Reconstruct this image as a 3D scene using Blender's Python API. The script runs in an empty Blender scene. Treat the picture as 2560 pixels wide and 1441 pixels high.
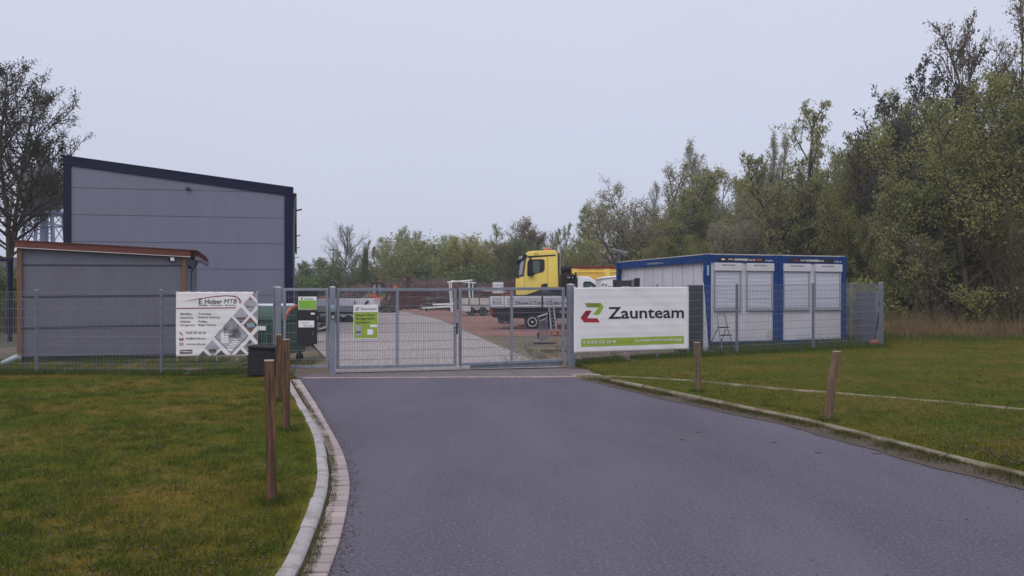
import bpy, math, random
import numpy as np
from mathutils import Vector, Matrix
random.seed(7)
C = bpy.context.scene
COL = C.collection
R = math.radians

# ------------------------------------------------------------------ camera, sky, sun, exposure
F, H0, CH = 1900.0, 735.0, 1.65
cam = bpy.data.cameras.new('camera'); camo = bpy.data.objects.new('camera', cam); COL.objects.link(camo)
camo.location = (0, 0, CH); camo.rotation_euler = (R(90), 0, 0)
cam.sensor_width = 36; cam.lens = 36 * F / 2560; cam.shift_y = (H0 - 720.5) / 2560
cam.clip_start = .05; cam.clip_end = 3000
C.camera = camo
SUN_EL, SUN_AZ = 42, 205
w = bpy.data.worlds.new('World'); C.world = w; w.use_nodes = True
nt = w.node_tree; nt.nodes.clear()
out = nt.nodes.new('ShaderNodeOutputWorld'); bg = nt.nodes.new('ShaderNodeBackground')
sky = nt.nodes.new('ShaderNodeTexSky'); sky.sky_type = 'NISHITA'; sky.sun_disc = False
sky.sun_elevation = R(SUN_EL); sky.sun_rotation = R(SUN_AZ); sky.air_density = 1.0; sky.dust_density = 3.0; sky.ozone_density = 1.0
# overcast: a thick even cloud deck lies over the clear sky, made much brighter overhead, out of view, to light ground and roofs
geo = nt.nodes.new('ShaderNodeTexCoord'); sep = nt.nodes.new('ShaderNodeSeparateXYZ')
nt.links.new(geo.outputs['Generated'], sep.inputs[0])
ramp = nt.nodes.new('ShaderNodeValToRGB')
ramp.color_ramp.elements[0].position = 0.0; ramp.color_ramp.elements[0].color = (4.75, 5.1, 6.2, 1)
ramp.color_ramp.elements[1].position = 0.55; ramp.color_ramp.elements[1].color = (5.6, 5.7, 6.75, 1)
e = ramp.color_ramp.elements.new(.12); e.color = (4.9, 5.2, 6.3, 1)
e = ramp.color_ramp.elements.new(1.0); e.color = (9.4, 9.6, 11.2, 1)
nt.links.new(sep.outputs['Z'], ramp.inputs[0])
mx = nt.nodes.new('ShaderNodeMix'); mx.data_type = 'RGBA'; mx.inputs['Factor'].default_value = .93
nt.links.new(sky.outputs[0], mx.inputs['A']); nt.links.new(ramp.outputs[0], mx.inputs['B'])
# broad soft unevenness of the cloud
nz = nt.nodes.new('ShaderNodeTexNoise'); nz.inputs['Scale'].default_value = 1.6; nz.inputs['Detail'].default_value = 3
nt.links.new(geo.outputs['Generated'], nz.inputs['Vector'])
mr = nt.nodes.new('ShaderNodeMapRange'); mr.inputs['To Min'].default_value = .95; mr.inputs['To Max'].default_value = 1.05
nt.links.new(nz.outputs[0], mr.inputs[0])
mul = nt.nodes.new('ShaderNodeVectorMath'); mul.operation = 'SCALE'
nt.links.new(mx.outputs['Result'], mul.inputs[0]); nt.links.new(mr.outputs[0], mul.inputs['Scale'])
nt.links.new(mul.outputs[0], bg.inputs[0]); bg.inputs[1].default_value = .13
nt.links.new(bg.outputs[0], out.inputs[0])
sl = bpy.data.lights.new('sun', 'SUN'); sl.energy = 1.05; sl.angle = R(40); sl.color = (1, .96, .9)
so = bpy.data.objects.new('sun', sl); COL.objects.link(so)
so.rotation_euler = (R(90 - SUN_EL), 0, R(180 - SUN_AZ))
C.view_settings.view_transform = 'Standard'; C.view_settings.look = 'None'
C.view_settings.exposure = 0.0; C.view_settings.gamma = 1

# ------------------------------------------------------------------ helpers
def G(px, py, z=0.0):
    d = F * (CH - z) / (py - H0); return ((px - 1280) * d / F, d)
def P(px, py, d): return Vector(((px - 1280) * d / F, d, CH + (H0 - py) * d / F))
def sm(a, b, x):
    t = min(1, max(0, (x - a) / (b - a))); return t * t * (3 - 2 * t)
def hz(x, y):
    k = sm(9, 15, y)
    r = .16 * min(1, max(0, (x - 1.6) / 8.4)) ** .6 if x > 1.6 else 0
    fade = 1 - sm(24, 34, y) * (1 if x < 9 else 0)
    return k * (-.07 * sm(-4.6, -7, x) + r * fade)

def tag(o, label=None, cat=None, group=None, kind=None):
    if label: o['label'] = label
    if cat: o['category'] = cat
    if group: o['group'] = group
    if kind: o['kind'] = kind
    return o
def thing(name, label, cat, loc=(0, 0, 0), rz=0, group=None):
    o = bpy.data.objects.new(name, None); COL.objects.link(o); o.empty_display_size = .2
    o.location = loc; o.rotation_euler = (0, 0, rz)
    return tag(o, label, cat, group)

class MB:
    def __init__(s): s.v = []; s.f = []; s.m = []; s.cm = 0
    def add(s, vs, fs):
        b = len(s.v); s.v += [tuple(v) for v in vs]; s.f += [tuple(b + i for i in f) for f in fs]; s.m += [s.cm] * len(fs); return s
    def box(s, x0, x1, y0, y1, z0, z1):
        return s.add([(x0,y0,z0),(x1,y0,z0),(x1,y1,z0),(x0,y1,z0),(x0,y0,z1),(x1,y0,z1),(x1,y1,z1),(x0,y1,z1)],
              [(0,3,2,1),(4,5,6,7),(0,1,5,4),(1,2,6,5),(2,3,7,6),(3,0,4,7)])
    def bar(s, p, q, w, h=None, up=(0, 0, 1)):
        h = h or w; p = Vector(p); q = Vector(q); d = (q - p).normalized(); u = Vector(up)
        if abs(d.dot(u)) > .98: u = Vector((0, 1, 0))
        a = d.cross(u).normalized() * w / 2; b = a.cross(d).normalized() * h / 2
        vs = [p-a-b, p+a-b, p+a+b, p-a+b, q-a-b, q+a-b, q+a+b, q-a+b]
        return s.add(vs, [(0,3,2,1),(4,5,6,7),(0,1,5,4),(1,2,6,5),(2,3,7,6),(3,0,4,7)])
    def tube(s, p, q, r, r2=None, n=8, cap=True):
        r2 = r if r2 is None else r2; p = Vector(p); q = Vector(q); d = (q - p).normalized()
        u = Vector((0, 0, 1)) if abs(d.z) < .9 else Vector((1, 0, 0))
        a = d.cross(u).normalized(); b = d.cross(a).normalized(); vs = []
        for (c, rr) in ((p, r), (q, r2)):
            for i in range(n):
                t = 2 * math.pi * i / n; vs.append(c + a * math.cos(t) * rr + b * math.sin(t) * rr)
        fs = [(i, (i+1) % n, n + (i+1) % n, n + i) for i in range(n)]
        if cap: fs += [tuple(range(n))[::-1], tuple(range(n, 2*n))]
        return s.add(vs, fs)
    def path(s, pts, r, n=8):
        for a, b in zip(pts[:-1], pts[1:]): s.tube(a, b, r, n=n)
        return s
    def prism(s, poly, y0, y1, plane='xz'):
        n = len(poly)
        def mk(a, b, y): return (a, y, b) if plane == 'xz' else ((a, b, y) if plane == 'xy' else (y, a, b))
        vs = [mk(a, b, y0) for a, b in poly] + [mk(a, b, y1) for a, b in poly]
        fs = [tuple(range(n)), tuple(range(n, 2*n))[::-1]] + [(i, n+i, n+(i+1) % n, (i+1) % n) for i in range(n)]
        return s.add(vs, fs)
    def lathe(s, prof, c=(0, 0, 0), n=20, axis='z'):
        vs = []; fs = []
        for r, h in prof:
            for i in range(n):
                t = 2 * math.pi * i / n; a, b = r * math.cos(t), r * math.sin(t)
                p = (a, b, h) if axis == 'z' else ((a, h, b) if axis == 'y' else (h, a, b))
                vs.append((p[0]+c[0], p[1]+c[1], p[2]+c[2]))
        for k in range(len(prof)-1):
            for i in range(n):
                fs.append((k*n+i, k*n+(i+1) % n, (k+1)*n+(i+1) % n, (k+1)*n+i))
        fs += [tuple(range(n))[::-1], tuple(range((len(prof)-1)*n, len(prof)*n))]
        return s.add(vs, fs)
    def build(s, name, mats, parent=None, smooth=False, bevel=0, label=None):
        me = bpy.data.meshes.new(name); me.from_pydata(s.v, [], s.f)
        mats = mats if isinstance(mats, (list, tuple)) else [mats]
        for m in mats: me.materials.append(m)
        if len(mats) > 1: me.polygons.foreach_set('material_index', s.m)
        me.update()
        import bmesh
        bm = bmesh.new(); bm.from_mesh(me); bmesh.ops.recalc_face_normals(bm, faces=bm.faces); bm.to_mesh(me); bm.free()
        if smooth:
            me.polygons.foreach_set('use_smooth', [True]*len(me.polygons)); me.set_sharp_from_angle(angle=R(35))
        o = bpy.data.objects.new(name, me); COL.objects.link(o)
        if parent: o.parent = parent
        if bevel:
            md = o.modifiers.new('bevel', 'BEVEL'); md.width = bevel; md.segments = 2; md.limit_method = 'ANGLE'; md.angle_limit = R(40)
        if label: o['label'] = label
        return o

def np_obj(name, V, Fa, mats, parent=None, mi=None, smooth=False):
    me = bpy.data.meshes.new(name); V = np.asarray(V, np.float32); Fa = np.asarray(Fa, np.int32)
    n, k = Fa.shape
    me.vertices.add(len(V)); me.vertices.foreach_set('co', V.ravel())
    me.loops.add(n*k); me.loops.foreach_set('vertex_index', Fa.ravel())
    me.polygons.add(n); me.polygons.foreach_set('loop_start', np.arange(0, n*k, k, dtype=np.int32))
    for m in (mats if isinstance(mats, list) else [mats]): me.materials.append(m)
    if mi is not None: me.polygons.foreach_set('material_index', mi)
    if smooth: me.polygons.foreach_set('use_smooth', np.ones(n, bool))
    me.update(calc_edges=True)
    o = bpy.data.objects.new(name, me); COL.objects.link(o)
    if parent: o.parent = parent
    return o

def copy_thing(o):
    r = o.copy(); COL.objects.link(r)
    for ch in list(o.children):
        c = ch.copy(); COL.objects.link(c); c.parent = r
        for g in list(ch.children):
            d = g.copy(); COL.objects.link(d); d.parent = c
    return r

# ------------------------------------------------------------------ materials
def mat(name, col, rough=.6, metal=0.0, col2=None, scale=3.0, detail=6, bump=0.0, bscale=40, contrast=(.35, .65), spec=.5, island=0.0, coord='Object', stretch=None, col3=None, scale3=20, trans=0.0):
    m = bpy.data.materials.new(name); m.use_nodes = True; t = m.node_tree; b = t.nodes['Principled BSDF']
    b.inputs['Roughness'].default_value = rough; b.inputs['Metallic'].default_value = metal; b.inputs['Specular IOR Level'].default_value = spec
    c4 = lambda c: (c[0], c[1], c[2], 1)
    b.inputs['Base Color'].default_value = c4(col)
    tc = t.nodes.new('ShaderNodeTexCoord'); vec = tc.outputs[coord]
    if stretch:
        mp = t.nodes.new('ShaderNodeMapping'); mp.inputs['Scale'].default_value = stretch; t.links.new(vec, mp.inputs[0]); vec = mp.outputs[0]
    last = None
    def noise_mix(a, bcol, sc, lo, hi, det):
        n = t.nodes.new('ShaderNodeTexNoise'); n.inputs['Scale'].default_value = sc; n.inputs['Detail'].default_value = det; n.inputs['Roughness'].default_value = .62
        t.links.new(vec, n.inputs['Vector'])
        r = t.nodes.new('ShaderNodeMapRange'); r.inputs['From Min'].default_value = lo; r.inputs['From Max'].default_value = hi; t.links.new(n.outputs[0], r.inputs[0])
        x = t.nodes.new('ShaderNodeMix'); x.data_type = 'RGBA'; t.links.new(r.outputs[0], x.inputs['Factor'])
        if isinstance(a, tuple): x.inputs['A'].default_value = c4(a)
        else: t.links.new(a, x.inputs['A'])
        x.inputs['B'].default_value = c4(bcol); return x.outputs['Result']
    cur = tuple(col)
    if col2: cur = noise_mix(cur, col2, scale, contrast[0], contrast[1], detail)
    if col3:
        if stretch: vec = tc.outputs[coord]
        cur = noise_mix(cur, col3, scale3, .5, .68, 4)
    if island:
        g = t.nodes.new('ShaderNodeNewGeometry'); r = t.nodes.new('ShaderNodeMapRange'); r.inputs['To Min'].default_value = 1-island; r.inputs['To Max'].default_value = 1+island
        t.links.new(g.outputs['Random Per Island'], r.inputs[0])
        v = t.nodes.new('ShaderNodeVectorMath'); v.operation = 'SCALE'; t.links.new(r.outputs[0], v.inputs['Scale'])
        if isinstance(cur, tuple): v.inputs[0].default_value = cur
        else: t.links.new(cur, v.inputs[0])
        cur = v.outputs[0]
    if not isinstance(cur, tuple): t.links.new(cur, b.inputs['Base Color'])
    if bump:
        n = t.nodes.new('ShaderNodeTexNoise'); n.inputs['Scale'].default_value = bscale; n.inputs['Detail'].default_value = 5; t.links.new(vec, n.inputs['Vector'])
        bp = t.nodes.new('ShaderNodeBump'); bp.inputs['Strength'].default_value = bump; bp.inputs['Distance'].default_value = .02
        t.links.new(n.outputs[0], bp.inputs['Height']); t.links.new(bp.outputs[0], b.inputs['Normal'])
    if trans:
        tr = t.nodes.new('ShaderNodeBsdfTranslucent'); ms = t.nodes.new('ShaderNodeMixShader'); ms.inputs[0].default_value = trans
        if isinstance(cur, tuple): tr.inputs[0].default_value = c4(cur)
        else: t.links.new(cur, tr.inputs[0])
        t.links.new(b.outputs[0], ms.inputs[1]); t.links.new(tr.outputs[0], ms.inputs[2])
        t.links.new(ms.outputs[0], t.nodes['Material Output'].inputs[0])
    return m
def leafmat(name, a, b_, sc=.35, var=.4, trans=.5):
    return mat(name, a, .7, col2=b_, scale=sc, detail=3, island=var, spec=.05, trans=trans, contrast=(.35, .65))

M = {}
M['asphalt'] = mat('asphalt', (.074,.065,.086), .9, col2=(.130,.118,.152), scale=.55, detail=12, bump=.35, bscale=90, col3=(.165,.15,.18), scale3=42, spec=.25, contrast=(.3,.72), stretch=(1,.3,1))
M['asphalt_old'] = mat('asphalt_strip', (.13,.105,.11), .85, col2=(.17,.14,.145), scale=2, bump=.4, bscale=120)
M['concrete'] = mat('kerb_concrete', (.33,.30,.29), .85, col2=(.42,.385,.37), scale=3, bump=.35, bscale=70, col3=(.22,.2,.17), scale3=7)
M['concrete_old'] = mat('mossy_concrete', (.24,.20,.14), .9, col2=(.11,.10,.05), scale=2.5, contrast=(.42,.58), bump=.4, bscale=60)
M['paver'] = mat('paver', (.30,.25,.235), .85, col2=(.37,.31,.29), scale=2, bump=.3, bscale=80, island=.13)
M['joint'] = mat('joint_soil', (.095,.062,.048), .95, col2=(.055,.05,.03), scale=5, bump=.5, bscale=60)
M['yard'] = mat('yard_paving', (.40,.35,.335), .85, col2=(.33,.285,.27), scale=.6, detail=8, bump=.25, bscale=60, col3=(.26,.22,.2), scale3=9)
def add_blocks(m, bw, bh, dark):
    t = m.node_tree; b = t.nodes['Principled BSDF']; l = b.inputs['Base Color'].links[0].from_socket
    tc = t.nodes.new('ShaderNodeTexCoord'); mp = t.nodes.new('ShaderNodeMapping'); mp.inputs['Rotation'].default_value = (0, 0, .35); t.links.new(tc.outputs['Object'], mp.inputs[0])
    br = t.nodes.new('ShaderNodeTexBrick'); t.links.new(mp.outputs[0], br.inputs[0]); br.inputs['Scale'].default_value = 1; br.inputs['Brick Width'].default_value = bw; br.inputs['Row Height'].default_value = bh
    br.inputs['Mortar Size'].default_value = .008; br.inputs['Color1'].default_value = (1, 1, 1, 1); br.inputs['Color2'].default_value = (.86, .85, .85, 1); br.inputs['Mortar'].default_value = (dark, dark*.95, dark*.9, 1)
    x = t.nodes.new('ShaderNodeMix'); x.data_type = 'RGBA'; x.blend_type = 'MULTIPLY'; x.inputs['Factor'].default_value = 1; t.links.new(l, x.inputs['A']); t.links.new(br.outputs[0], x.inputs['B']); t.links.new(x.outputs['Result'], b.inputs['Base Color'])
add_blocks(M['yard'], .20, .20, .45)
M['gravel'] = mat('red_gravel', (.20,.09,.07), .95, col2=(.30,.15,.125), scale=1.2, detail=9, bump=.6, bscale=40, col3=(.14,.07,.055), scale3=6)
M['soil'] = mat('soil', (.155,.10,.07), .95, col2=(.085,.09,.035), scale=.9, detail=9, bump=.7, bscale=25, col3=(.22,.16,.12), scale3=7, contrast=(.42,.6))
M['woodfloor'] = mat('woodland_ground', (.06,.065,.025), .95, col2=(.08,.06,.035), scale=.3, detail=8, bump=.7, bscale=10)
M['lawn'] = mat('lawn', (.070,.092,.011), .95, col2=(.165,.12,.027), scale=.6, detail=9, bump=.9, bscale=45, col3=(.035,.03,.010), scale3=14, contrast=(.42,.6), spec=.05)
M['lawn_r'] = mat('lawn_far', (.060,.080,.012), .95, col2=(.115,.095,.023), scale=.7, detail=9, bump=.8, bscale=45, col3=(.038,.036,.010), scale3=8, contrast=(.42,.6), spec=.05)
M['grass'] = mat('grass_blade', (.105,.155,.018), .9, col2=(.235,.175,.036), scale=.6, detail=5, island=.35, spec=.04, trans=.2)
M['weed'] = mat('weed_blade', (.06,.10,.018), .9, col2=(.10,.12,.025), scale=1.5, detail=4, island=.45, spec=.06, trans=.2)
M['dry'] = mat('dry_grass', (.24,.175,.10), .9, col2=(.14,.10,.05), scale=1.5, detail=4, island=.45, spec=.1)
M['litter'] = mat('leaf_litter', (.07,.045,.02), .9, island=.7)
M['galv'] = mat('galvanised_steel', (.20,.22,.26), .45, .35, col2=(.26,.28,.33), scale=9, detail=4)
M['wire'] = mat('galvanised_wire', (.19,.20,.24), .5, .3)
M['hall'] = mat('hall_panel', (.155,.162,.228), .5, col2=(.168,.174,.238), scale=.8, detail=6, spec=.35, stretch=(3,3,.3))
M['hallmoss'] = mat('shed_panel', (.155,.158,.20), .6, col2=(.145,.142,.175), scale=1.0, spec=.3, stretch=(3,3,.4), col3=(.16,.163,.205), scale3=2)
M['navy'] = mat('navy_trim', (.006,.009,.035), .6, col2=(.010,.013,.042), scale=3, spec=.15)
M['seam'] = mat('seam', (.045,.045,.065), .7)
M['fascia'] = mat('fascia_wood', (.16,.045,.028), .7, col2=(.10,.032,.024), scale=3, detail=6, stretch=(.5,4,4), bump=.2)
M['timber'] = mat('timber', (.22,.11,.052), .8, col2=(.14,.07,.036), scale=4, stretch=(6,6,.6), bump=.2)
M['postwood'] = mat('post_wood', (.19,.095,.045), .8, col2=(.07,.036,.021), scale=4, stretch=(9,9,.6), bump=.8, bscale=20, contrast=(.4,.6))
M['postwood_l'] = mat('pale_post_wood', (.22,.145,.088), .85, col2=(.12,.078,.05), scale=4, stretch=(9,9,.6), bump=.7, contrast=(.38,.62), bscale=30)
M['endgrain'] = mat('end_grain', (.42,.33,.26), .8)
M['zinc'] = mat('zinc', (.20,.21,.25), .35, .7)
M['black'] = mat('black_paint', (.012,.013,.018), .5)
M['blackpl'] = mat('black_plastic', (.012,.012,.015), .6, col2=(.018,.018,.02), scale=6, spec=.25)
M['rubber'] = mat('rubber', (.018,.018,.02), .85)
M['glass'] = mat('dark_glass', (.02,.03,.035), .06, spec=.8)
M['glassgrn'] = mat('tinted_glass', (.05,.085,.075), .08, spec=.8)
M['yellow'] = mat('yellow_paint', (.86,.66,.13), .4, col2=(.80,.60,.12), scale=2)
M['yellow2'] = mat('dusty_yellow_paint', (.80,.50,.07), .5, col2=(.68,.42,.07), scale=2)
M['redrim'] = mat('rust_red_paint', (.20,.02,.018), .6, col2=(.12,.02,.015), scale=4)
M['orange'] = mat('orange_paint', (.62,.11,.045), .5, col2=(.42,.07,.035), scale=3)
M['lampor'] = mat('amber_plastic', (.75,.10,.015), .3)
M['white'] = mat('white_paint', (.78,.78,.82), .4, col2=(.70,.70,.74), scale=2)
M['whitedirty'] = mat('dirty_white', (.58,.56,.55), .6, col2=(.42,.40,.38), scale=3)
M['alu'] = mat('aluminium_boards', (.44,.44,.48), .5, .2, col2=(.36,.36,.40), scale=3)
M['banner'] = mat('banner_cloth', (.80,.77,.79), .6, col2=(.72,.69,.72), scale=1.3, bump=.12, bscale=5)
M['ink'] = mat('navy_ink', (.012,.012,.04), .6)
M['inkgrey'] = mat('grey_ink', (.07,.06,.08), .6)
M['inkred'] = mat('red_ink', (.42,.02,.045), .6)
M['inkdred'] = mat('dark_red_ink', (.25,.012,.035), .6)
M['inkmag'] = mat('wine_ink', (.25,.03,.07), .6)
M['green'] = mat('lime_green', (.30,.42,.045), .55, col2=(.27,.38,.05), scale=4)
M['green2'] = mat('dark_lime', (.19,.27,.04), .55)
M['green3'] = mat('bright_green_sign', (.22,.47,.045), .5)
M['whitep'] = mat('white_print', (.80,.80,.82), .5)
M['pic_a'] = mat('picture_grey', (.32,.30,.34), .6, col2=(.09,.08,.10), scale=7, detail=5, contrast=(.42,.58))
M['pic_b'] = mat('picture_sky', (.33,.36,.42), .6, col2=(.40,.40,.44), scale=2)
M['pic_c'] = mat('picture_brick', (.20,.10,.09), .6, col2=(.10,.05,.05), scale=14)
M['pic_d'] = mat('picture_dark', (.07,.065,.06), .6, col2=(.12,.11,.09), scale=9)
M['pool'] = mat('picture_pool', (.20,.36,.42), .5)
M['cblue'] = mat('container_blue', (.005,.034,.15), .5, col2=(.008,.05,.19), scale=3, spec=.25)
M['cwhite'] = mat('container_white', (.60,.59,.64), .5, col2=(.53,.52,.56), scale=1.2)
M['shutter'] = mat('shutter', (.58,.58,.66), .5)
M['frame'] = mat('window_frame', (.30,.30,.36), .5)
M['binG'] = mat('bin_green', (.018,.055,.035), .5, col2=(.025,.07,.045), scale=3)
M['anthr'] = mat('anthracite', (.03,.031,.042), .6, col2=(.042,.043,.055), scale=4)
M['rust'] = mat('rust', (.10,.030,.024), .85, col2=(.06,.022,.019), scale=2.5, detail=8)
M['bark'] = mat('bark', (.06,.045,.03), .9, col2=(.10,.078,.052), scale=3, stretch=(4,4,1))
M['barkp'] = mat('pale_bark', (.20,.18,.15), .9, col2=(.09,.08,.065), scale=3, stretch=(2,2,1))
M['radome'] = mat('weathered_dome', (.05,.048,.05), .8, col2=(.022,.028,.018), scale=.5, detail=8)
M['steelbl'] = mat('blue_grey_steel', (.13,.17,.27), .5, .2)
M['houseW'] = mat('house_render', (.5,.47,.42), .8)
M['houseR'] = mat('slate', (.12,.12,.14), .7)
M['ibc'] = mat('ibc_plastic', (.82,.82,.84), .5)
M['brick'] = mat('clay', (.30,.09,.05), .8)

def text(body, box, y, m, parent, bold=0.0, shear=0.0, name='lettering', flip=False, space=1.0):
    """lettering standing in the local xz plane, facing -y, fitted to box x0,x1,z0,z1"""
    cu = bpy.data.curves.new('t', 'FONT'); cu.body = body; cu.offset = bold; cu.resolution_u = 2; cu.shear = shear; cu.space_character = space
    to = bpy.data.objects.new('t', cu); me = bpy.data.meshes.new_from_object(to); bpy.data.objects.remove(to)
    n = len(me.vertices); co = np.empty(n*3, np.float32); me.vertices.foreach_get('co', co); co = co.reshape(n, 3)
    mn, mxx = co.min(0), co.max(0); x0, x1, z0, z1 = box
    X = x0 + (co[:, 0]-mn[0])/(mxx[0]-mn[0])*(x1-x0); Z = z0 + (co[:, 1]-mn[1])/(mxx[1]-mn[1])*(z1-z0)
    me.vertices.foreach_set('co', np.stack([X, np.full(n, y), Z], 1).astype(np.float32).ravel()); me.update()
    me.materials.clear(); me.materials.append(m); me.name = name
    o = bpy.data.objects.new(name, me); COL.objects.link(o); o.parent = parent; return o

def online(px, A, B):
    k = (px-1280)/F; dx, dy = B[0]-A[0], B[1]-A[1]
    t = (k*A[1]-A[0])/(dx-k*dy); return (A[0]+dx*t, A[1]+dy*t)

# ------------------------------------------------------------------ ground sheets
def struct(o): o['kind'] = 'structure'; return o
def sheet(name, xs, ys, zf, m):
    nx, ny = len(xs), len(ys); V = [(x, y, zf(x, y)) for y in ys for x in xs]
    Fa = [(j*nx+i, j*nx+i+1, (j+1)*nx+i+1, (j+1)*nx+i) for j in range(ny-1) for i in range(nx-1)]
    return np_obj(name, V, Fa, m, smooth=True)
def spread(a, b, n, pw): return [a + (b-a)*(i/(n-1))**pw for i in range(n)]
gx = [-400, -250, -150, -110, -80] + list(np.arange(-50, 51, 1.0)) + [80, 110, 150, 250, 400]
gy = [-200, -80, -20] + list(np.arange(-8, 42, 1.0)) + [45, 50, 60, 75, 90, 110, 130, 160, 200, 280, 420]
struct(sheet('ground', gx, gy, lambda x, y: hz(x, y)-.035, M['woodfloor']))

def interp(tab, y):
    ys = [p[1] for p in tab]; xs = [p[0] for p in tab]; o = np.argsort(ys)
    return float(np.interp(y, np.array(ys)[o], np.array(xs)[o]))
def smoothtab(pts, near, n=90):
    pts = sorted(pts + near, key=lambda p: p[1]); ys = np.linspace(pts[0][1], pts[-1][1], 400)
    xs = np.interp(ys, [p[1] for p in pts], [p[0] for p in pts])
    k = np.ones(15)/15; xp = np.pad(xs, 7, mode='edge')
    # keep the end slopes
    xp[:7] = xs[0] - (np.arange(7, 0, -1))*(xs[1]-xs[0]); xp[-7:] = xs[-1] + np.arange(1, 8)*(xs[-1]-xs[-2])
    xs2 = np.convolve(xp, k, 'valid'); return [(float(a), float(b)) for a, b in zip(xs2, ys)]
asp_l = smoothtab([G(*p) for p in [(750,949),(793,1014),(819,1061),(844,1104),(862,1139),(872,1182),(879,1225),(872,1251),(862,1316),(849,1363),(836,1402),(825,1441)]], [(-1.0,3.0),(-.98,0),(-1.0,-8)])
pav_l = smoothtab([G(*p) for p in [(730,945),(767,1010),(797,1055),(814,1087),(827,1122),(836,1160),(842,1216),(838,1238),(829,1277),(814,1328),(801,1354),(788,1385),(769,1428)]], [(-1.17,3.0),(-1.15,0),(-1.17,-8)])
kr_l = smoothtab([G(*p) for p in [(726,954),(750,997),(775,1040),(797,1078),(812,1117),(818,1156),(823,1195),(818,1238),(808,1277),(797,1316),(780,1350),(762,1406),(750,1441)]], [(-1.24,3.0),(-1.22,0),(-1.24,-8)])
kl_l = [(x-.145-.02*sm(9, 5, y)*0, y) for x, y in kr_l]
asp_r = smoothtab([G(*p) for p in [(1427,942),(1513,962),(1604,985),(1717,1010),(1830,1035),(1944,1057),(2080,1094),(2215,1134),(2351,1171),(2487,1202),(2560,1225)]], [(4.75,4.5),(5.0,2.0),(5.1,-8)])
krb_r = smoothtab([G(*p, .05) for p in [(1527,951),(1690,985),(1853,1017),(2034,1053),(2170,1087),(2306,1121),(2442,1157),(2560,1182)]], [(4.95,4.8),(5.25,2.0),(5.35,-8)])

A_L, B_L = (-14.0, 16.3), (-4.82, 15.6)          # left fence
W0, W1 = (-4.74, 15.62), (-3.69, 15.66)          # wicket
G0, G1 = (-3.69, 15.66), (1.30, 17.32)           # double gate
R0, R1 = (1.30, 17.2), (10.07, 20.7)             # right fence

# asphalt road
ys = list(np.linspace(-8, 14.95, 90)); V = []; Fa = []
for y in ys:
    a, b = interp(asp_l, y), interp(asp_r, y) if y < 15.0 else 1.2
    for t in np.linspace(0, 1, 6): V.append((a+(b-a)*t, y, 0))
for j in range(len(ys)-1):
    for i in range(5): Fa.append((j*6+i, j*6+i+1, (j+1)*6+i+1, (j+1)*6+i))
struct(np_obj('road', V, Fa, M['asphalt'], smooth=True))
# dirt gutter on the right, and soil strip beside left pavers
def strip(name, ta, tb, y0, y1, z, m, n=120, za=None, zb=None):
    V = []; Fa = []
    for k in range(n):
        y = y0+(y1-y0)*k/(n-1); V += [(interp(ta, y), y, z if za is None else za), (interp(tb, y), y, z if zb is None else zb)]
    Fa = [(2*k, 2*k+1, 2*k+3, 2*k+2) for k in range(n-1)]
    return struct(np_obj(name, V, Fa, m))
wob = lambda tab, a, s: [(x + a*math.sin(y*s)+a*.6*math.sin(y*s*2.7+1), y) for x, y in tab]
strip('gutter_soil', wob([(x-.05, y) for x, y in asp_r], .03, 4.1), [(x+.02, y) for x, y in krb_r], -8, 14.6, .006, M['joint'])
strip('gutter_bed', kr_l, [(x+.02, y) for x, y in asp_l], -8, 15.0, -.006, M['joint'])

# gutter pavers, one course of setts along the road edge
def arc(tab):
    out = [0]
    for a, b in zip(tab[:-1], tab[1:]): out.append(out[-1]+math.dist(a, b))
    return out
def along(tab):
    s = arc(tab); return s, tab
mb = MB(); s_, tab = along(asp_l); Lt = s_[-1]; d = .0
yv = [p[1] for p in tab]; rng = random.Random(3)
while d < Lt-.2:
    l = .158
    ya, yb = np.interp([d+.006, d+l-.006], s_, yv)
    if yb < 14.95:
        o1, o2 = interp(asp_l, ya), interp(asp_l, yb); i1, i2 = interp(pav_l, ya), interp(pav_l, yb)
        wI = .16
        # inner side by fixed stone width, perpendicular to the edge
        dx, dy = o2-o1, yb-ya; ln = math.hypot(dx, dy); nx, ny = -dy/ln*wI, dx/ln*wI
        j = rng.uniform(-.006, .006); z = .015+rng.uniform(-.003, .003)
        q = [(o1, ya), (o2, yb), (o2+nx+j, yb+ny), (o1+nx+j, ya+ny)]
        cx = sum(p[0] for p in q)/4; cy = sum(p[1] for p in q)/4
        q = [(cx+(p[0]-cx)*.95, cy+(p[1]-cy)*.90) for p in q]; t = [(cx+(p[0]-cx)*.93, cy+(p[1]-cy)*.91) for p in q]
        mb.add([(x, y, -.02) for x, y in q]+[(x, y, z-.006) for x, y in q]+[(x, y, z) for x, y in t],
               [(0,1,5,4),(1,2,6,5),(2,3,7,6),(3,0,4,7),(4,5,9,8),(5,6,10,9),(6,7,11,10),(7,4,8,11),(8,9,10,11)])
    d += l
struct(mb.build('gutter_pavers', M['paver']))
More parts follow.
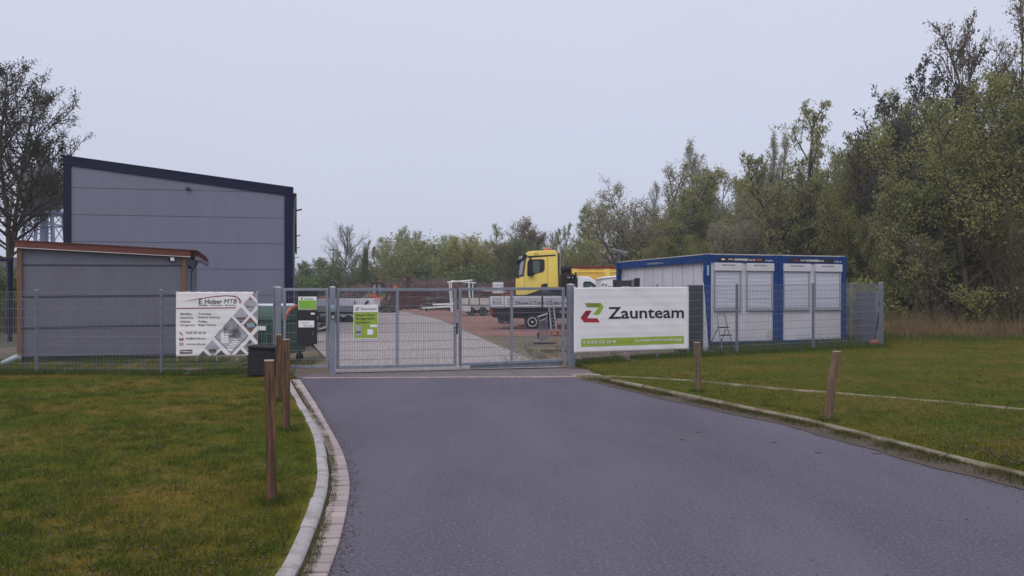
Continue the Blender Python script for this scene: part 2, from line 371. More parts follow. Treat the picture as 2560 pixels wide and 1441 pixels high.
# rounded kerb stones
def kerb(name, tab, width, h, m, y0, y1, stone=.98, z0=-.03, jit=.006, seed=1):
    """tab = edge nearest the road; the stone lies on its left (width>0) or right (<0)"""
    mb = MB(); s = arc(tab); yv = [p[1] for p in tab]; rg = random.Random(seed)
    d = np.interp(y0, yv, s); end = np.interp(y1, yv, s)
    while d < end:
        e_ = min(d+stone-.012, end); n = 6; rings = []
        j0, j1 = rg.uniform(-jit, jit), rg.uniform(-jit, jit); jz = rg.uniform(-.004, .004)
        for k in range(n+1):
            dd = d+(e_-d)*k/n; y = float(np.interp(dd, s, yv)); x = interp(tab, y)
            ya = min(y+.05, yv[-1]); yb_ = ya-.1; tx, ty = interp(tab, ya)-interp(tab, yb_), .1
            l = math.hypot(tx, ty); nx, ny = -ty/l, tx/l; jj = j0+(j1-j0)*k/n
            g = hz(x, y)
            prof = [(0, z0), (0, h*.45), (.012, h*.75), (.035, h*.95), (.06, h), (abs(width)-.02, h), (abs(width), h-.012), (abs(width), z0)]
            sg = 1 if width > 0 else -1
            rings.append([(x+nx*(a+jj)*sg, y+ny*(a+jj)*sg, b+jz+(0 if b == z0 else g)) for a, b in prof])
        q = len(rings[0]); V = [v for r in rings for v in r]
        fs = [(k*q+i, k*q+i+1, (k+1)*q+i+1, (k+1)*q+i) for k in range(n) for i in range(q-1)] + [tuple(range(q)), tuple(range(n*q, n*q+q))[::-1]]
        mb.add(V, fs); d += stone
    return struct(mb.build(name, m, smooth=True))
kerb('kerb', kr_l, .112, .045, M['concrete'], -8, 15.0, stone=.78)
kerb('kerb_right', krb_r, -.07, .055, M['concrete_old'], -8, 14.6, seed=4, jit=.012)
edge2 = smoothtab([G(*p, .09) for p in [(1440,933),(1595,946),(1740,957),(1944,976),(2080,986),(2261,999),(2487,1017),(2560,1023)]], [(8.9,9.1),(13.5,6.4)])
kerb('lawn_edging', edge2, -.095, .075, M['concrete_old'], 6.4, 15.2, seed=6, jit=.01)

# lawns
def lawn_l_edge(y): return interp(kr_l, y)-.10 if y < 15.0 else interp(kr_l, 15.0)-.10
ys = list(np.arange(-8, 16.4, .25)) + [17.2, 18.0, 19.0]
V = []; n = 60
for y in ys:
    e_ = lawn_l_edge(y)
    if y > 15.1: e_ = -4.85
    if y > 16.4: e_ = -6.3
    V.append((e_, y, -.08))
    for t in np.linspace(0, 1, n-1):
        x = e_-(t**2.2)*45; V.append((x, y, hz(x, y)+.04+.012*math.sin(x*1.7+y)*math.sin(y*1.3)*min(1, t*8)))
Fa = [(j*n+i, j*n+i+1, (j+1)*n+i+1, (j+1)*n+i) for j in range(len(ys)-1) for i in range(n-1)]
struct(np_obj('lawn', V, Fa, M['lawn'], smooth=True))
def lawn_r_edge(y):
    if y < 14.6: return interp(krb_r, y)+.07
    if y < 17.2: return interp(krb_r, 14.6)+.07-(y-14.6)*.12
    if y < 20.7: return R0[0]+(y-17.2)/(R1[1]-R0[1])*(R1[0]-R0[0])
    return 10.1
ys = list(np.arange(-8, 28, .25)); V = []
for y in ys:
    e_ = lawn_r_edge(y); V.append((e_-.02, y, -.09))
    for t in np.linspace(0, 1, n-1):
        x = e_+(t**2.0)*45; V.append((x, y, hz(x, y)+.05+.015*math.sin(x*1.7+y)*math.sin(y*1.3)*min(1, t*8)))
Fa = [(j*n+i, j*n+i+1, (j+1)*n+i+1, (j+1)*n+i) for j in range(len(ys)-1) for i in range(n-1)]
struct(np_obj('lawn', V, Fa, M['lawn_r'], smooth=True))

# threshold in front of the gate: asphalt strip, sett line, drain line, then yard paving
def poly(name, pts, z, m):
    mb = MB(); mb.add([(x, y, z) for x, y in pts], [tuple(range(len(pts)))]); return struct(mb.build(name, m))
poly('threshold_strip', [(-4.45, 14.93), (1.25, 15.15), (1.9, 16.3), (1.2, 16.9), (-3.5, 15.9), (-4.6, 15.6)], -.002, M['asphalt_old'])
poly('gate_soil', [(.9, 14.5), (3.2, 14.3), (2.6, 16.5), (1.75, 17.6), (1.1, 17.2), (.9, 16.8)], -.008, M['joint'])
mb = MB(); rg = random.Random(12)
for i in range(14):
    for j in range(4):
        a_, b_ = Vector((*G(1428, 938), 0)), Vector((*G(1545, 957), 0)); u = (b_-a_).normalized(); v = Vector((-u.y, u.x, 0)); ln_ = (b_-a_).length/14
        if j > 2 and i > 9: continue
        c = a_+u*ln_*(i+.5)+v*(.06+.13*j); h_ = .012+rg.uniform(-.004, .004)
        p = [c-u*ln_*.46-v*.058, c+u*ln_*.46-v*.058, c+u*ln_*.46+v*.058, c-u*ln_*.46+v*.058]
        mb.add([(q.x, q.y, -.02) for q in p]+[(q.x, q.y, h_) for q in p], [(0,3,2,1),(4,5,6,7),(0,1,5,4),(1,2,6,5),(2,3,7,6),(3,0,4,7)])
struct(mb.build('brick_gutter', M['paver']))
mb = MB()
for k in range(36):
    x0 = -4.2+k*.158; mb.box(x0, x0+.15, 14.82+(x0+4.2)*.045, 14.93+(x0+4.2)*.045, -.03, .010+.003*math.sin(k*3))
struct(mb.build('sett_line', M['paver'], bevel=.006))
struct(MB().bar((-3.6, 15.98, .004), (1.2, 17.0, .004), .05, .012).build('drain_channel', M['seam']))
yard_r = [(1.2,17.0),(.53,18.9)]+[G(*p) for p in [(1280,878),(1194,841),(1149,821),(1100,799),(1039,786),(993,775),(943,768)]]
yard_l = [(-3.7,15.75),(-4.3,18),(-5.6,22),(-7.2,27),(-9.5,35),(-14,50),(-20,70),(-30,95)]
dis = lambda tab, n: [tab[0]]+[tuple(np.array(tab[min(int(t), len(tab)-2)])*(1-(t-min(int(t), len(tab)-2)))+np.array(tab[min(int(t), len(tab)-2)+1])*(t-min(int(t), len(tab)-2))) for t in np.linspace(0, len(tab)-1, n)[1:]]
a_ = dis(yard_l, 40); b_ = dis(yard_r, 40)
V = [(p[0], p[1], .012) for q in zip(a_, b_) for p in q]; Fa = [(2*k, 2*k+1, 2*k+3, 2*k+2) for k in range(39)]
struct(np_obj('yard_paving', V, Fa, M['yard']))
mb = MB()
for p, q in zip(b_[:-1], b_[1:]): mb.bar((p[0], p[1], .01), (q[0], q[1], .01), .07, .05)
struct(mb.build('paving_edging', M['concrete_old']))
# soil inside the fence, red gravel further in
sx = list(np.arange(-16, 26, 1.0)); 
struct(sheet('yard_soil', sx, list(np.arange(17, 60, 1.0)), lambda x, y: max(hz(x, y), -.05)-.006+ (-.05 if y < R0[1]+.3+(x-1.3)*.4 and x > 1.3 else 0), M['soil']))
poly('soil_behind_wicket', [(-16,16.3),(-4.8,15.62),(-3.6,15.7),(-3.6,17.1),(-16,17.1)], -.014, M['soil'])
gr = [(-1.3,27.5),(.5,28.3),(2.8,29.5),(6,31),(16,34),(30,60),(30,100),(-18,100),(-17,92),(-4.6,49),(-2.2,36)]
gr = [(-2.1,29.9),(.5,29.6),(2.8,30.3),(6,31),(16,34),(30,60),(30,100),(-14,100),(-15.5,90)]+[tuple(p) for p in b_[::-1] if 31 < p[1] < 88]
poly('red_gravel', gr, .006, M['gravel'])

# ------------------------------------------------------------------ fences
def mesh_panel(p0, p1, H=1.76, parent=None, org=(0, 0), rz=0, first=.02, sp=.05, hs=.1915, n_h=9, r=.0028, name='mesh_panel', y_off=-.035):
    """double-rod mat: p0,p1 in local x / z base"""
    (x0, z0), (x1, z1) = p0, p1; mb = MB(); n = int(round((x1-x0)/sp)); V = []
    zb = lambda x: z0+(z1-z0)*(x-x0)/(x1-x0)
    for i in range(n+1):
        x = x0+(x1-x0)*i/n; b = zb(x)+.03; mb.box(x-.0022, x+.0022, y_off-.0022, y_off+.0022, b, b+H-.03)
    for k in range(n_h+1):
        z = .045+k*hs
        if z > H: z = H-.02
        for yo in (-.009, .009):
            mb.bar((x0-.01, y_off+yo, zb(x0)+z), (x1+.01, y_off+yo, zb(x1)+z), .0075, .0075)
    return mb.build(name, M['wire'], parent)
def fence(name, label, A, B, posts, post_w=(.04, .06), H=1.78, cat='fence', caps=True):
    """posts: distances along A->B ; returns thing"""
    L = math.dist(A, B); rz = math.atan2(B[1]-A[1], B[0]-A[0]); t = thing(name, label, cat, (A[0], A[1], 0), rz)
    def zg(s): return hz(A[0]+(B[0]-A[0])*s/L, A[1]+(B[1]-A[1])*s/L)+.02
    for a, b in zip(posts[:-1], posts[1:]): mesh_panel((a, zg(a)), (b, zg(b)), H-.02, t)
    for s in posts:
        mb = MB(); z = zg(s); mb.box(s-post_w[0]/2, s+post_w[0]/2, -.03, -.03+post_w[1], z-.08, z+H)
        for k in range(9): mb.box(s-.012, s+.012, -.052, -.031, z+.12+k*.19, z+.15+k*.19)
        po = mb.build('post', M['galv'], t)
        if caps: MB().box(s-post_w[0]/2-.003, s+post_w[0]/2+.003, -.033, -.027+post_w[1], z+H, z+H+.012).build('post_cap', M['whitedirty'], po)
    return t
def spos(A, px, B): q = online(px, A, B); return math.dist(A, q)
s1, s2, LL = spos(A_L, 92, B_L), spos(A_L, 404, B_L), math.dist(A_L, B_L)
fl = fence('mesh_fence', 'grey metal mesh fence on the left lawn, carrying the banner with diamond pictures', A_L, B_L, [s1-2.5, s1, s2, LL-.06])
sr = [.12]+[spos(R0, p, R1) for p in (1643, 1842, 2033)]+[math.dist(R0, R1)]
fr = fence('mesh_fence', 'grey metal mesh fence along the right lawn, carrying the white banner', R0, R1, sr)
fs = fence('mesh_fence', 'grey side run of mesh fence going back beside the blue container', (10.1, 20.78), (10.75, 27.5), [.1, 2.4, 4.7, 6.7])

def gatepost(px_xy, label, w_=.12, H=1.80):
    x, y = px_xy; z = hz(x, y); t = thing('gate_post', label, 'gate post', (x, y, z), math.atan2(1.66, 5))
    MB().box(-w_/2, w_/2, -w_/2, w_/2, -.1, H).build('post', M['galv'], t, bevel=.006)
    mb = MB(); a = w_/2+.004
    mb.add([(-a,-a,H), (a,-a,H), (a,a,H), (-a,a,H), (-a,-a,H+.015), (a,-a,H+.015), (a,a,H+.015), (-a,a,H+.015), (0,0,H+.035)],
           [(0,1,5,4),(1,2,6,5),(2,3,7,6),(3,0,4,7),(4,5,8),(5,6,8),(6,7,8),(7,4,8),(3,2,1,0)])
    mb.build('post_cap', M['whitedirty'], t); return t
gp1 = gatepost((-4.80, 15.6), 'square grey gate post left of the narrow gate, behind the dark wooden posts', .12, 1.77)
gp2 = gatepost((-3.69, 15.62), 'square grey gate post with a keypad, between narrow gate and double gate', .115, 1.775)
gp3 = gatepost((1.33, 17.3), 'square grey gate post beside the large white banner', .14, 1.85)
MB().box(-.035, .035, -.085, -.0575, 1.13, 1.28).build('keypad', M['black'], gp2, bevel=.004)
MB().box(-.022, .022, -.092, -.0855, 1.145, 1.205).build('keypad_button', M['whitedirty'], gp2)
MB().lathe([(.04, -.062), (.04, -.0575)], (0, 0, 1.39), 16, 'y').build('round_sticker', mat('sky_blue_sticker', (.25, .42, .55)), gp2)

def leaf(label, A, B, zb0, zb1, zt0, zt1, mids, name='gate_leaf', fw=.06, cat='gate'):
    L = math.dist(A, B); rz = math.atan2(B[1]-A[1], B[0]-A[0]); t = thing(name, label, cat, (A[0], A[1], 0), rz)
    mb = MB(); h = fw/2
    mb.box(0, fw, -h, h, zb0, zt0); mb.box(L-fw, L, -h, h, zb1, zt1)
    mb.bar((fw, 0, zt0-h), (L-fw, 0, zt1-h), fw-.004, fw); mb.bar((fw, 0, zb0+h), (L-fw, 0, zb1+h), fw-.004, fw)
    mb.build('frame', M['galv'], t, bevel=.004)
    zl = lambda x, a, b: a+(b-a)*x/L
    for mx_ in mids: MB().box(mx_-.025, mx_+.025, -.024, .024, zl(mx_, zb0, zb1)+fw-.002, zl(mx_, zt0, zt1)-fw+.002).build('mid_bar', M['galv'], t)
    xs_ = [fw]+mids+[L-fw]
    for a, b in zip(xs_[:-1], xs_[1:]):
        mb = MB(); n_ = int((b-a)/.05); r = .0022
        for i in range(1, n_):
            x = a+(b-a)*i/n_; mb.box(x-r, x+r, .005-r, .005+r, zl(x, zb0, zb1)+fw*.5, zl(x, zt0, zt1)+.02)
        for k in range(8):
            f_ = (k+1)/9
            for yo in (-.006, .016):
                mb.bar((a, yo, zl(a, zb0, zb1)*(1-f_)+zl(a, zt0, zt1)*f_), (b, yo, zl(b, zb0, zb1)*(1-f_)+zl(b, zt0, zt1)*f_), .0075)
        mb.build('mesh_panel', M['wire'], t)
    return t, L
q0, q1 = online(841, G0, G1), online(1141, G0, G1)
zz = lambda py, q: CH+(H0-py)*q[1]/F
gl1, L1 = leaf('left leaf of the grey double gate, carrying the green and white sign', q0, q1, zz(923, q0), zz(916, q1), zz(721, q0), zz(721, q1), [spos(q0, 993, q1)])
q2, q3 = online(1147, G0, G1), online(1411, G0, G1)
gl2, L2 = leaf('right leaf of the grey double gate, above the thick grey ground beam', q2, q3, zz(915, q2), zz(904, q3), zz(720, q2), zz(718.5, q3), [spos(q2, 1279, q3)])
MB().box(.28, L2-.02, .03, .13, zz(915, q2)-.11, zz(904, q3)-.0).build('ground_beam', M['galv'], gl2, bevel=.008)
# lock, handle and drop bolt on left leaf's edge
mb = MB(); mb.box(L1-.012, L1+.022, -.045, .03, .78, 1.02); mb.build('lock_box', M['black'], gl1)
mb = MB(); mb.bar((L1-.02, -.06, .96), (L1-.16, -.075, .965), .018); mb.tube((L1-.03, -.03, .96), (L1-.03, -.07, .96), .01); mb.build('handle', M['whitedirty'], gl1)
MB().tube((.025, -.04, .02), (.025, -.04, .75), .009).build('drop_bolt', M['zinc'], gl2)
for t_, x_ in ((gl1, -.03), (gl2, L2+.03)):
    for z_ in (.35, 1.58): MB().tube((x_-.03, 0, z_), (x_+.03, 0, z_), .014).build('hinge', M['zinc'], t_)
wq0, wq1 = (-4.70, 15.62), (-3.775, 15.64)
wl, L3 = leaf('narrow grey wicket gate carrying the black letter box', wq0, wq1, .12, .12, 1.765, 1.765, [], name='wicket_gate', fw=.055)
mb = MB(); mb.tube((L3-.03, -.03, .97), (L3-.03, -.08, .97), .011); mb.bar((L3-.02, -.085, .985), (L3-.17, -.10, .93), .02); mb.build('handle', M['whitedirty'], wl)
# letter box on the wicket
lb = thing('letter_box', 'black metal letter box with white label hanging on the narrow gate', 'letter box', (wq0[0], wq0[1], 0), math.atan2(wq1[1]-wq0[1], wq1[0]-wq0[0]))
def wx(px): return (px-1280)*15.6/F-wq0[0]
def wz(py): return CH+(H0-py)*15.6/F
MB().box(wx(746), wx(793.5), -.16, -.035, wz(860), wz(776)).build('box_body', M['black'], lb, bevel=.006)
MB().box(wx(750.5), wx(789), -.1615, -.1602, wz(818), wz(801.5)).build('name_label', M['whitep'], lb)
MB().box(wx(781), wx(790.5), -.1615, -.1602, wz(786.5), wz(782)).build('small_label', M['whitep'], lb)
text('E. Holzer MTB', (wx(757), wx(775), wz(809), wz(805.5)), -.1632, M['inkgrey'], lb)
text('Zaunteam', (wx(767), wx(787), wz(815.5), wz(812)), -.1632, M['ink'], lb)
MB().prism([(wx(763.5), wz(815.5)), (wx(765.8), wz(815.5)), (wx(764.8), wz(812)), (wx(762.5), wz(812))], -.1632, -.1621).build('logo', M['inkdred'], lb)
MB().lathe([(.008, -.175), (.008, -.16)], (wx(752), 0, wz(840)), 10, 'y').build('lock', M['zinc'], lb)
mb = MB(); mb.bar((wx(786), -.17, wz(828)), (wx(786), -.17, wz(838)), .012); mb.build('handle', M['zinc'], lb)
sg = thing('green_notice', 'bright green and white notice mounted above the black letter box', 'sign', (wq0[0], wq0[1], 0), lb.rotation_euler.z)
MB().box(wx(746.5), wx(791.5), -.05, -.04, wz(774), wz(742)).build('sign_board', M['whitep'], sg)
MB().box(wx(747.5), wx(791), -.0535, -.0502, wz(772.5), wz(751)).build('green_field', M['green3'], sg)
text('Zaunteam', (wx(761), wx(784), wz(749.5), wz(744.5)), -.0545, M['ink'], sg)
MB().prism([(wx(752), wz(749.5)), (wx(756), wz(749.5)), (wx(758), wz(744.5)), (wx(754), wz(744.5))], -.0545, -.0535).build('logo', M['inkdred'], sg)
for k, (w_, body) in enumerate([(28, 'Zaunteam Braunschweig'), (20, 'Metallbau'), (24, 'Zäune Tore'), (20, 'Geländer'), (26, 'T 05302 935 28 48')]):
    text(body, (wx(752), wx(752+w_), wz(755.2+k*3.3+2), wz(755.2+k*3.3)), -.0548, M['green2'], sg)

# ------------------------------------------------------------------ gate sign (green and white)
gs = thing('gate_sign', 'green and white advertising sign hung on the left leaf of the double gate', 'sign', (q0[0], q0[1], 0), math.atan2(q1[1]-q0[1], q1[0]-q0[0]))
sA, sB = spos(q0, 883, q1), spos(q0, 944.5, q1); dS = online(914, q0, q1)[1]
def gsx(X): return sA+(X-1125)/(1462-1125)*(sB-sA)
def gsz(Y): return CH+(H0-(700+Y/5.543))*dS/F
MB().box(gsx(1125), gsx(1462), -.05, -.038, gsz(818), gsz(345)).build('sign_board', M['whitep'], gs, bevel=.004)
MB().box(gsx(1132), gsx(1456), -.0525, -.0502, gsz(806), gsz(446)).build('green_field', M['green'], gs)
def gpoly(pts, m, name, y=-.0535): return MB().prism([(gsx(a), gsz(b)) for a, b in pts], y, y+.0012).build(name, m, gs)
def logo(f, ox, oy, s_):
    """ribbon Z emblem; f(name, pts, mat)"""
    g_ = lambda pts: [(ox+a*s_, oy+b*s_) for a, b in pts]
    f(g_([(56,0),(278,0),(248,58),(93,58)]), M['green2']); f(g_([(278,0),(318,55),(253,161),(171,161),(248,58)]), M['green'])
    f(g_([(73,103),(153,103),(90,208),(0,203)]), M['inkdred']); f(g_([(0,204),(91,209),(228,208),(265,265),(50,265)]), M['inkred'])
logo(lambda p, m: gpoly(p, m, 'logo'), 1149, 377, .18)
text('Zaunteam', (gsx(1222), gsx(1441), gsz(418), gsz(380)), -.0525, M['ink'], gs)
text('Neuer Zaun,', (gsx(1154), gsx(1418), gsz(508), gsz(469)), -.0545, M['ink'], gs, bold=.010)
text('fachgerecht', (gsx(1154), gsx(1417), gsz(562), gsz(518)), -.0545, M['ink'], gs, bold=.010)
text('montiert.', (gsx(1154), gsx(1358), gsz(604), gsz(570)), -.0545, M['ink'], gs, bold=.010)
gpoly([(1352,655),(1447,655),(1447,620),(1352,620)], M['whitep'], 'white_label')
gpoly([(1156,770),(1226,770),(1226,632),(1156,632)], M['pic_b'], 'printed_picture')
gpoly([(1158,735),(1224,735),(1224,712),(1158,712)], M['pic_d'], 'printed_picture', -.0545)
gpoly([(1313,760),(1390,760),(1390,685),(1313,685)], M['whitep'], 'white_label')
text('zaunteam.de/braunschweig', (gsx(1313), gsx(1437), gsz(780), gsz(770)), -.0545, M['green2'], gs)

# ------------------------------------------------------------------ banners
def cloth(name, x0, x1, z0a, z0b, z1a, z1b, yo, parent, seed, amp=.012, nx=60, nz=34, m=None):
    rg = random.Random(seed); ph = [(rg.uniform(-4, 4), rg.uniform(-6, 6), rg.uniform(0, 6)) for _ in range(7)]
    def f(u, v):
        a = sum(math.sin(p[0]*u*3+p[1]*v*1.5+p[2]) for p in ph)/7*amp
        a += .0022*math.cos(v*9*2*math.pi/1.05) + .010*math.sin(u*9+v*5+seed)*math.sin(v*3.1)*(1-u) + .012*max(0, math.sin((u+v)*11+seed))**3*u  # pressed against the rods behind
        return yo - .012 + a*min(1, 6*u*(1-u)+.3)
    def sag(u): return -.012*abs(math.sin(u*math.pi*7))
    V = []
    for j in range(nz+1):
        for i in range(nx+1):
            u, v = i/nx, j/nz; zb = z0a+(z0b-z0a)*u; zt = z1a+(z1b-z1a)*u+(0 if v < .98 else sag(u)*.6)
            V.append((x0+(x1-x0)*u, f(u, v), zb+(zt-zb)*v))
    Fa = [(j*(nx+1)+i, j*(nx+1)+i+1, (j+1)*(nx+1)+i+1, (j+1)*(nx+1)+i) for j in range(nz) for i in range(nx)]
    o = np_obj(name, V, Fa, m or M['banner'], parent, smooth=True); md = o.modifiers.new('thick', 'SOLIDIFY'); md.thickness = .0015
    return o, f
YB = -.075
# right banner, in fr's frame
bR = thing('banner', 'large white banner with red and green ribbon emblem on the right fence', 'banner', (R0[0], R0[1], 0), math.atan2(R1[1]-R0[1], R1[0]-R0[0]))
xa, xb = spos(R0, 1430.5, R1), spos(R0, 1717, R1)
da, db = online(1430.5, R0, R1)[1], online(1717, R0, R1)[1]
zv = lambda py, d: CH+(H0-py)*d/F
cl, fR = cloth('banner_cloth', xa, xb, zv(882.5, da), zv(873, db), zv(719, da), zv(716.5, db), YB, bR, 5, amp=.016)
def mapR(X, Y):
    top = 220-10*(X-165)/1587; bot = 1125-55*(X-185)/1573; v = (bot-Y)/(bot-top)
    # perspective-correct u
    px = 1400+X/5.543; u = (spos(R0, px, R1)-xa)/(xb-xa)
    zb = zv(882.5, da)+(zv(873, db)-zv(882.5, da))*u; zt = zv(719, da)+(zv(716.5, db)-zv(719, da))*u
    return xa+(xb-xa)*u, zb+(zt-zb)*v
def surf(o, f, x0, x1, za, zb, off=.004):
    """drape a flat print onto the waving cloth"""
    me = o.data; n = len(me.vertices); co = np.empty(n*3, np.float32); me.vertices.foreach_get('co', co); co = co.reshape(n, 3)
    for k in range(n):
        u = (co[k, 0]-x0)/(x1-x0); v = (co[k, 2]-za)/(zb-za); co[k, 1] = f(min(1, max(0, u)), min(1, max(0, v)))-off
    me.vertices.foreach_set('co', co.ravel()); me.update()
def fine(pts, m, name, parent, mp, cuts=14, off=.005, args=None):
    """flat printed shape, cut into small pieces so that it follows the cloth"""
    import bmesh
    bm = bmesh.new(); vs = [bm.verts.new((*mp(a, b), 0)) for a, b in pts]; bm.faces.new(vs)
    xs = [v.co.x for v in bm.verts]; zs = [v.co.y for v in bm.verts]
    for ax, lo, hi, st in ((0, min(xs), max(xs), .05), (1, min(zs), max(zs), .04)):
        c = lo+st
        while c < hi:
            no = (1, 0, 0) if ax == 0 else (0, 1, 0); co = (c, 0, 0) if ax == 0 else (0, c, 0)
            bmesh.ops.bisect_plane(bm, geom=bm.verts[:]+bm.edges[:]+bm.faces[:], plane_co=co, plane_no=no); c += st
    for v in bm.verts: v.co = Vector((v.co.x, 0, v.co.y))
    me = bpy.data.meshes.new(name); bm.to_mesh(me); bm.free(); me.materials.append(m)
    o = bpy.data.objects.new(name, me); COL.objects.link(o); o.parent = parent
    surf(o, *args, off=off); return o
argR = (fR, xa, xb, (zv(882.5, da)+zv(873, db))/2, (zv(719, da)+zv(716.5, db))/2)
logo(lambda p, m: fine(p, m, 'logo', bR, mapR, args=argR), 262, 437, 1.0)
fine([(268,1040),(1688,992),(1685,885),(268,928)], M['green'], 'green_bar', bR, mapR, args=argR)
def tR(body, X0, X1, Yb, Yt, m, bold=0, off=.006, **k):
    x0, z0 = mapR(X0, Yb); x1, z1 = mapR(X1, Yb); z2 = mapR(X0, Yt)[1]
    o = text(body, (x0, x1, z0, z2), 0, m, bR, bold, **k); surf(o, *argR, off=off)
    return o
o = tR('Zaunteam', 640, 1688, 656, 492, M['ink'], .018)
o = tR('T 05302 935 28 48', 290, 752, 1000, 958, M['banner'], .01, off=.0075)
o = tR('zaunteam.de/braunschweig', 1005, 1650, 982, 930, M['banner'], .01, off=.0075)
def ties(parent, x0, x1, zt, zb, n, drop, yo=-.05):
    for k in range(n):
        x = x0+.02+(x1-x0-.04)*k/(n-1); mb = MB()
        mb.box(x-.004, x+.004, yo-.05, yo+.02, zt(k/(n-1))-.02, zt(k/(n-1))+.012); mb.build('tie', M['whitedirty'], parent); mb = MB()
        mb.box(x-.004, x+.004, yo-.03, yo-.02, zb(k/(n-1))-drop, zb(k/(n-1))+.02); mb.build('tie', M['whitedirty'], parent)
ties(bR, xa, xb, lambda u: argR[4], lambda u: zv(882.5, da)+(zv(873, db)-zv(882.5, da))*u, 8, .05)
# left banner
bL = thing('banner', 'white banner with diamond-shaped photographs and trade list on the left fence', 'banner', (A_L[0], A_L[1], 0), math.atan2(B_L[1]-A_L[1], B_L[0]-A_L[0]))
ya, yb = spos(A_L, 445.3, B_L), spos(A_L, 648.5, B_L); dl = online(547, A_L, B_L)[1]
z0L, z1L = CH+(H0-892)*dl/F, CH+(H0-729.7)*dl/F
cl2, fL = cloth('banner_cloth', ya, yb, z0L, z0L+.03, z1L, z1L, YB, bL, 9, amp=.01)
def mapL(X, Y):
    u = (X-135)/1083; v = (1078-Y)/866; zb = z0L+.03*u; return ya+(yb-ya)*u, zb+(z1L-zb)*v
argL = (fL, ya, yb, z0L, z1L)
def fl_(pts, m, off=.004, name='printed_picture'): return fine(pts, m, name, bL, mapL, args=argL, off=off)
def tL(body, X0, X1, Yb, Yt, m=None, bold=0, shear=0, off=.005):
    x0, z0 = mapL(X0, Yb); x1, z1 = mapL(X1, Yt); o = text(body, (x0, x1, z0, z1), 0, m or M['inkgrey'], bL, bold, shear); surf(o, *argL, off=off); return o
def grow(pts, s_):
    cx = sum(p[0] for p in pts)/len(pts); cy = sum(p[1] for p in pts)/len(pts); return [(cx+(a-cx)*s_, cy+(b-cy)*s_) for a, b in pts]
D = [([(655,820),(875,565),(1090,810),(870,1050)], 'pic_b'), ([(905,535),(998,425),(1093,535),(1000,640)], 'pic_b'), ([(1027,385),(1120,275),(1215,380),(1120,495)], 'pic_b'),
     ([(1027,665),(1122,555),(1215,660),(1122,770)], 'pic_c'), ([(525,970),(615,865),(715,970),(620,1065)], 'pic_b'), ([(1150,520),(1215,455),(1215,600)], 'pic_a'),
     ([(1155,810),(1215,745),(1215,880)], 'pic_c'), ([(1027,960),(1120,855),(1212,950),(1190,1042),(1110,1050)], 'pic_a'), ([(925,1060),(990,985),(1062,1052)], 'pic_d'),
     ([(1145,250),(1172,214),(1216,214),(1216,325)], 'pic_a'), ([(440,1070),(500,1000),(565,1070)], 'pic_d'), ([(660,1068),(735,995),(800,1060)], 'pic_d')]
for p, m_ in D:
    fl_(grow(p, 1.03) if len(p) == 4 and p[0][0] not in (1145, 1027) else p, M['inkgrey'], .0035); fl_(grow(p, .975), M[m_], .0048)
# picture content: steel stair, terrace, pool, garage
for p, m_ in [([(770,700),(775,690),(875,575),(985,700),(985,830),(770,830)], 'pic_a'), ([(720,745),(860,745),(860,760),(720,760)], 'pic_b'), ([(735,760),(835,760),(835,900),(735,900)], 'banner'),
              ([(850,770),(865,770),(1000,880),(980,880)], 'pic_d'), ([(900,850),(995,850),(995,862),(900,862)], 'banner'), ([(880,880),(975,880),(975,892),(880,892)], 'banner'),
              ([(850,912),(950,905),(950,920),(850,928)], 'banner'), ([(815,945),(925,935),(925,955),(815,965)], 'banner'), ([(810,985),(900,970),(880,1005),(830,1005)], 'banner'),
              ([(930,560),(1070,560),(1040,590),(960,592)], 'pic_c'), ([(960,600),(1030,600),(1000,632)], 'pic_d'), ([(1115,282),(1150,325),(1115,325)], 'inkmag'),
              ([(1060,405),(1185,405),(1160,430),(1085,430)], 'pic_a'), ([(1065,640),(1165,630),(1180,690),(1085,695)], 'pool'), ([(563,985),(670,978),(670,1030),(590,1032)], 'pic_d'),
              ([(990,735),(996,735),(996,830),(990,830)], 'pic_d'), ([(900,620),(908,620),(908,790),(900,790)], 'pic_d'), ([(945,665),(951,665),(951,800),(945,800)], 'pic_d')]:
    fl_(p, M[m_], .0062)
fl_([(138,428),(935,422),(928,434),(138,440)], M['inkmag'], .005, 'rule_line')
sw = [(235,342),(440,302),(640,272),(800,259),(920,268),(980,300),(998,340),(985,375),(955,400),(975,365),(978,335),(955,300),(900,280),(800,272),(640,284),(440,312)]
for a in range(7):
    fl_([sw[a], sw[a+1], sw[len(sw)-1-a-0 if a else 15], sw[len(sw)-a]] if a else [sw[0], sw[1], sw[15]], M['inkmag'], .0055, 'swoosh')
tL('E. Holzer', 437, 752, 374, 312, M['ink'], .012, .2); tL('MTB', 775, 942, 370, 311, M['ink'], 0, .2)
tL('Metallbau · Trockenbau · Bauservice', 437, 935, 400, 382, M['ink'], .01, .2)
for k, (a, b, xe1, xe2) in enumerate([('-Metallbau', '-Trockenbau', 350, 602), ('-Zäune/Tore', '-Gebäude Sanierung', 362, 718), ('-Geländer', '-Poolbau', 332, 552), ('-Garagentore', '-Bagger Arbeiten', 384, 668)]):
    y_ = 522+k*51; tL(a, 185, xe1, y_, y_-30, bold=.01); tL(b, 422, xe2, y_, y_-30, bold=.01)
tL('0163 781 84 30', 272, 532, 778, 745, M['inkgrey'], .008)
tL('info@eh-mtb.com', 272, 532, 855, 822, M['inkgrey'], .014); tL('www.eh-mtb.com', 272, 532, 922, 898, M['inkgrey'], .014)
fl_([(186,765),(194,742),(206,750),(203,764),(220,780),(234,780),(232,793),(212,792)], M['inkmag'], .005, 'telephone_icon')
fl_([(183,862),(238,862),(238,824),(183,824)], M['inkmag'], .005, 'envelope_icon'); fl_([(190,826),(232,826),(211,846)], M['banner'], .0065, 'envelope_icon')
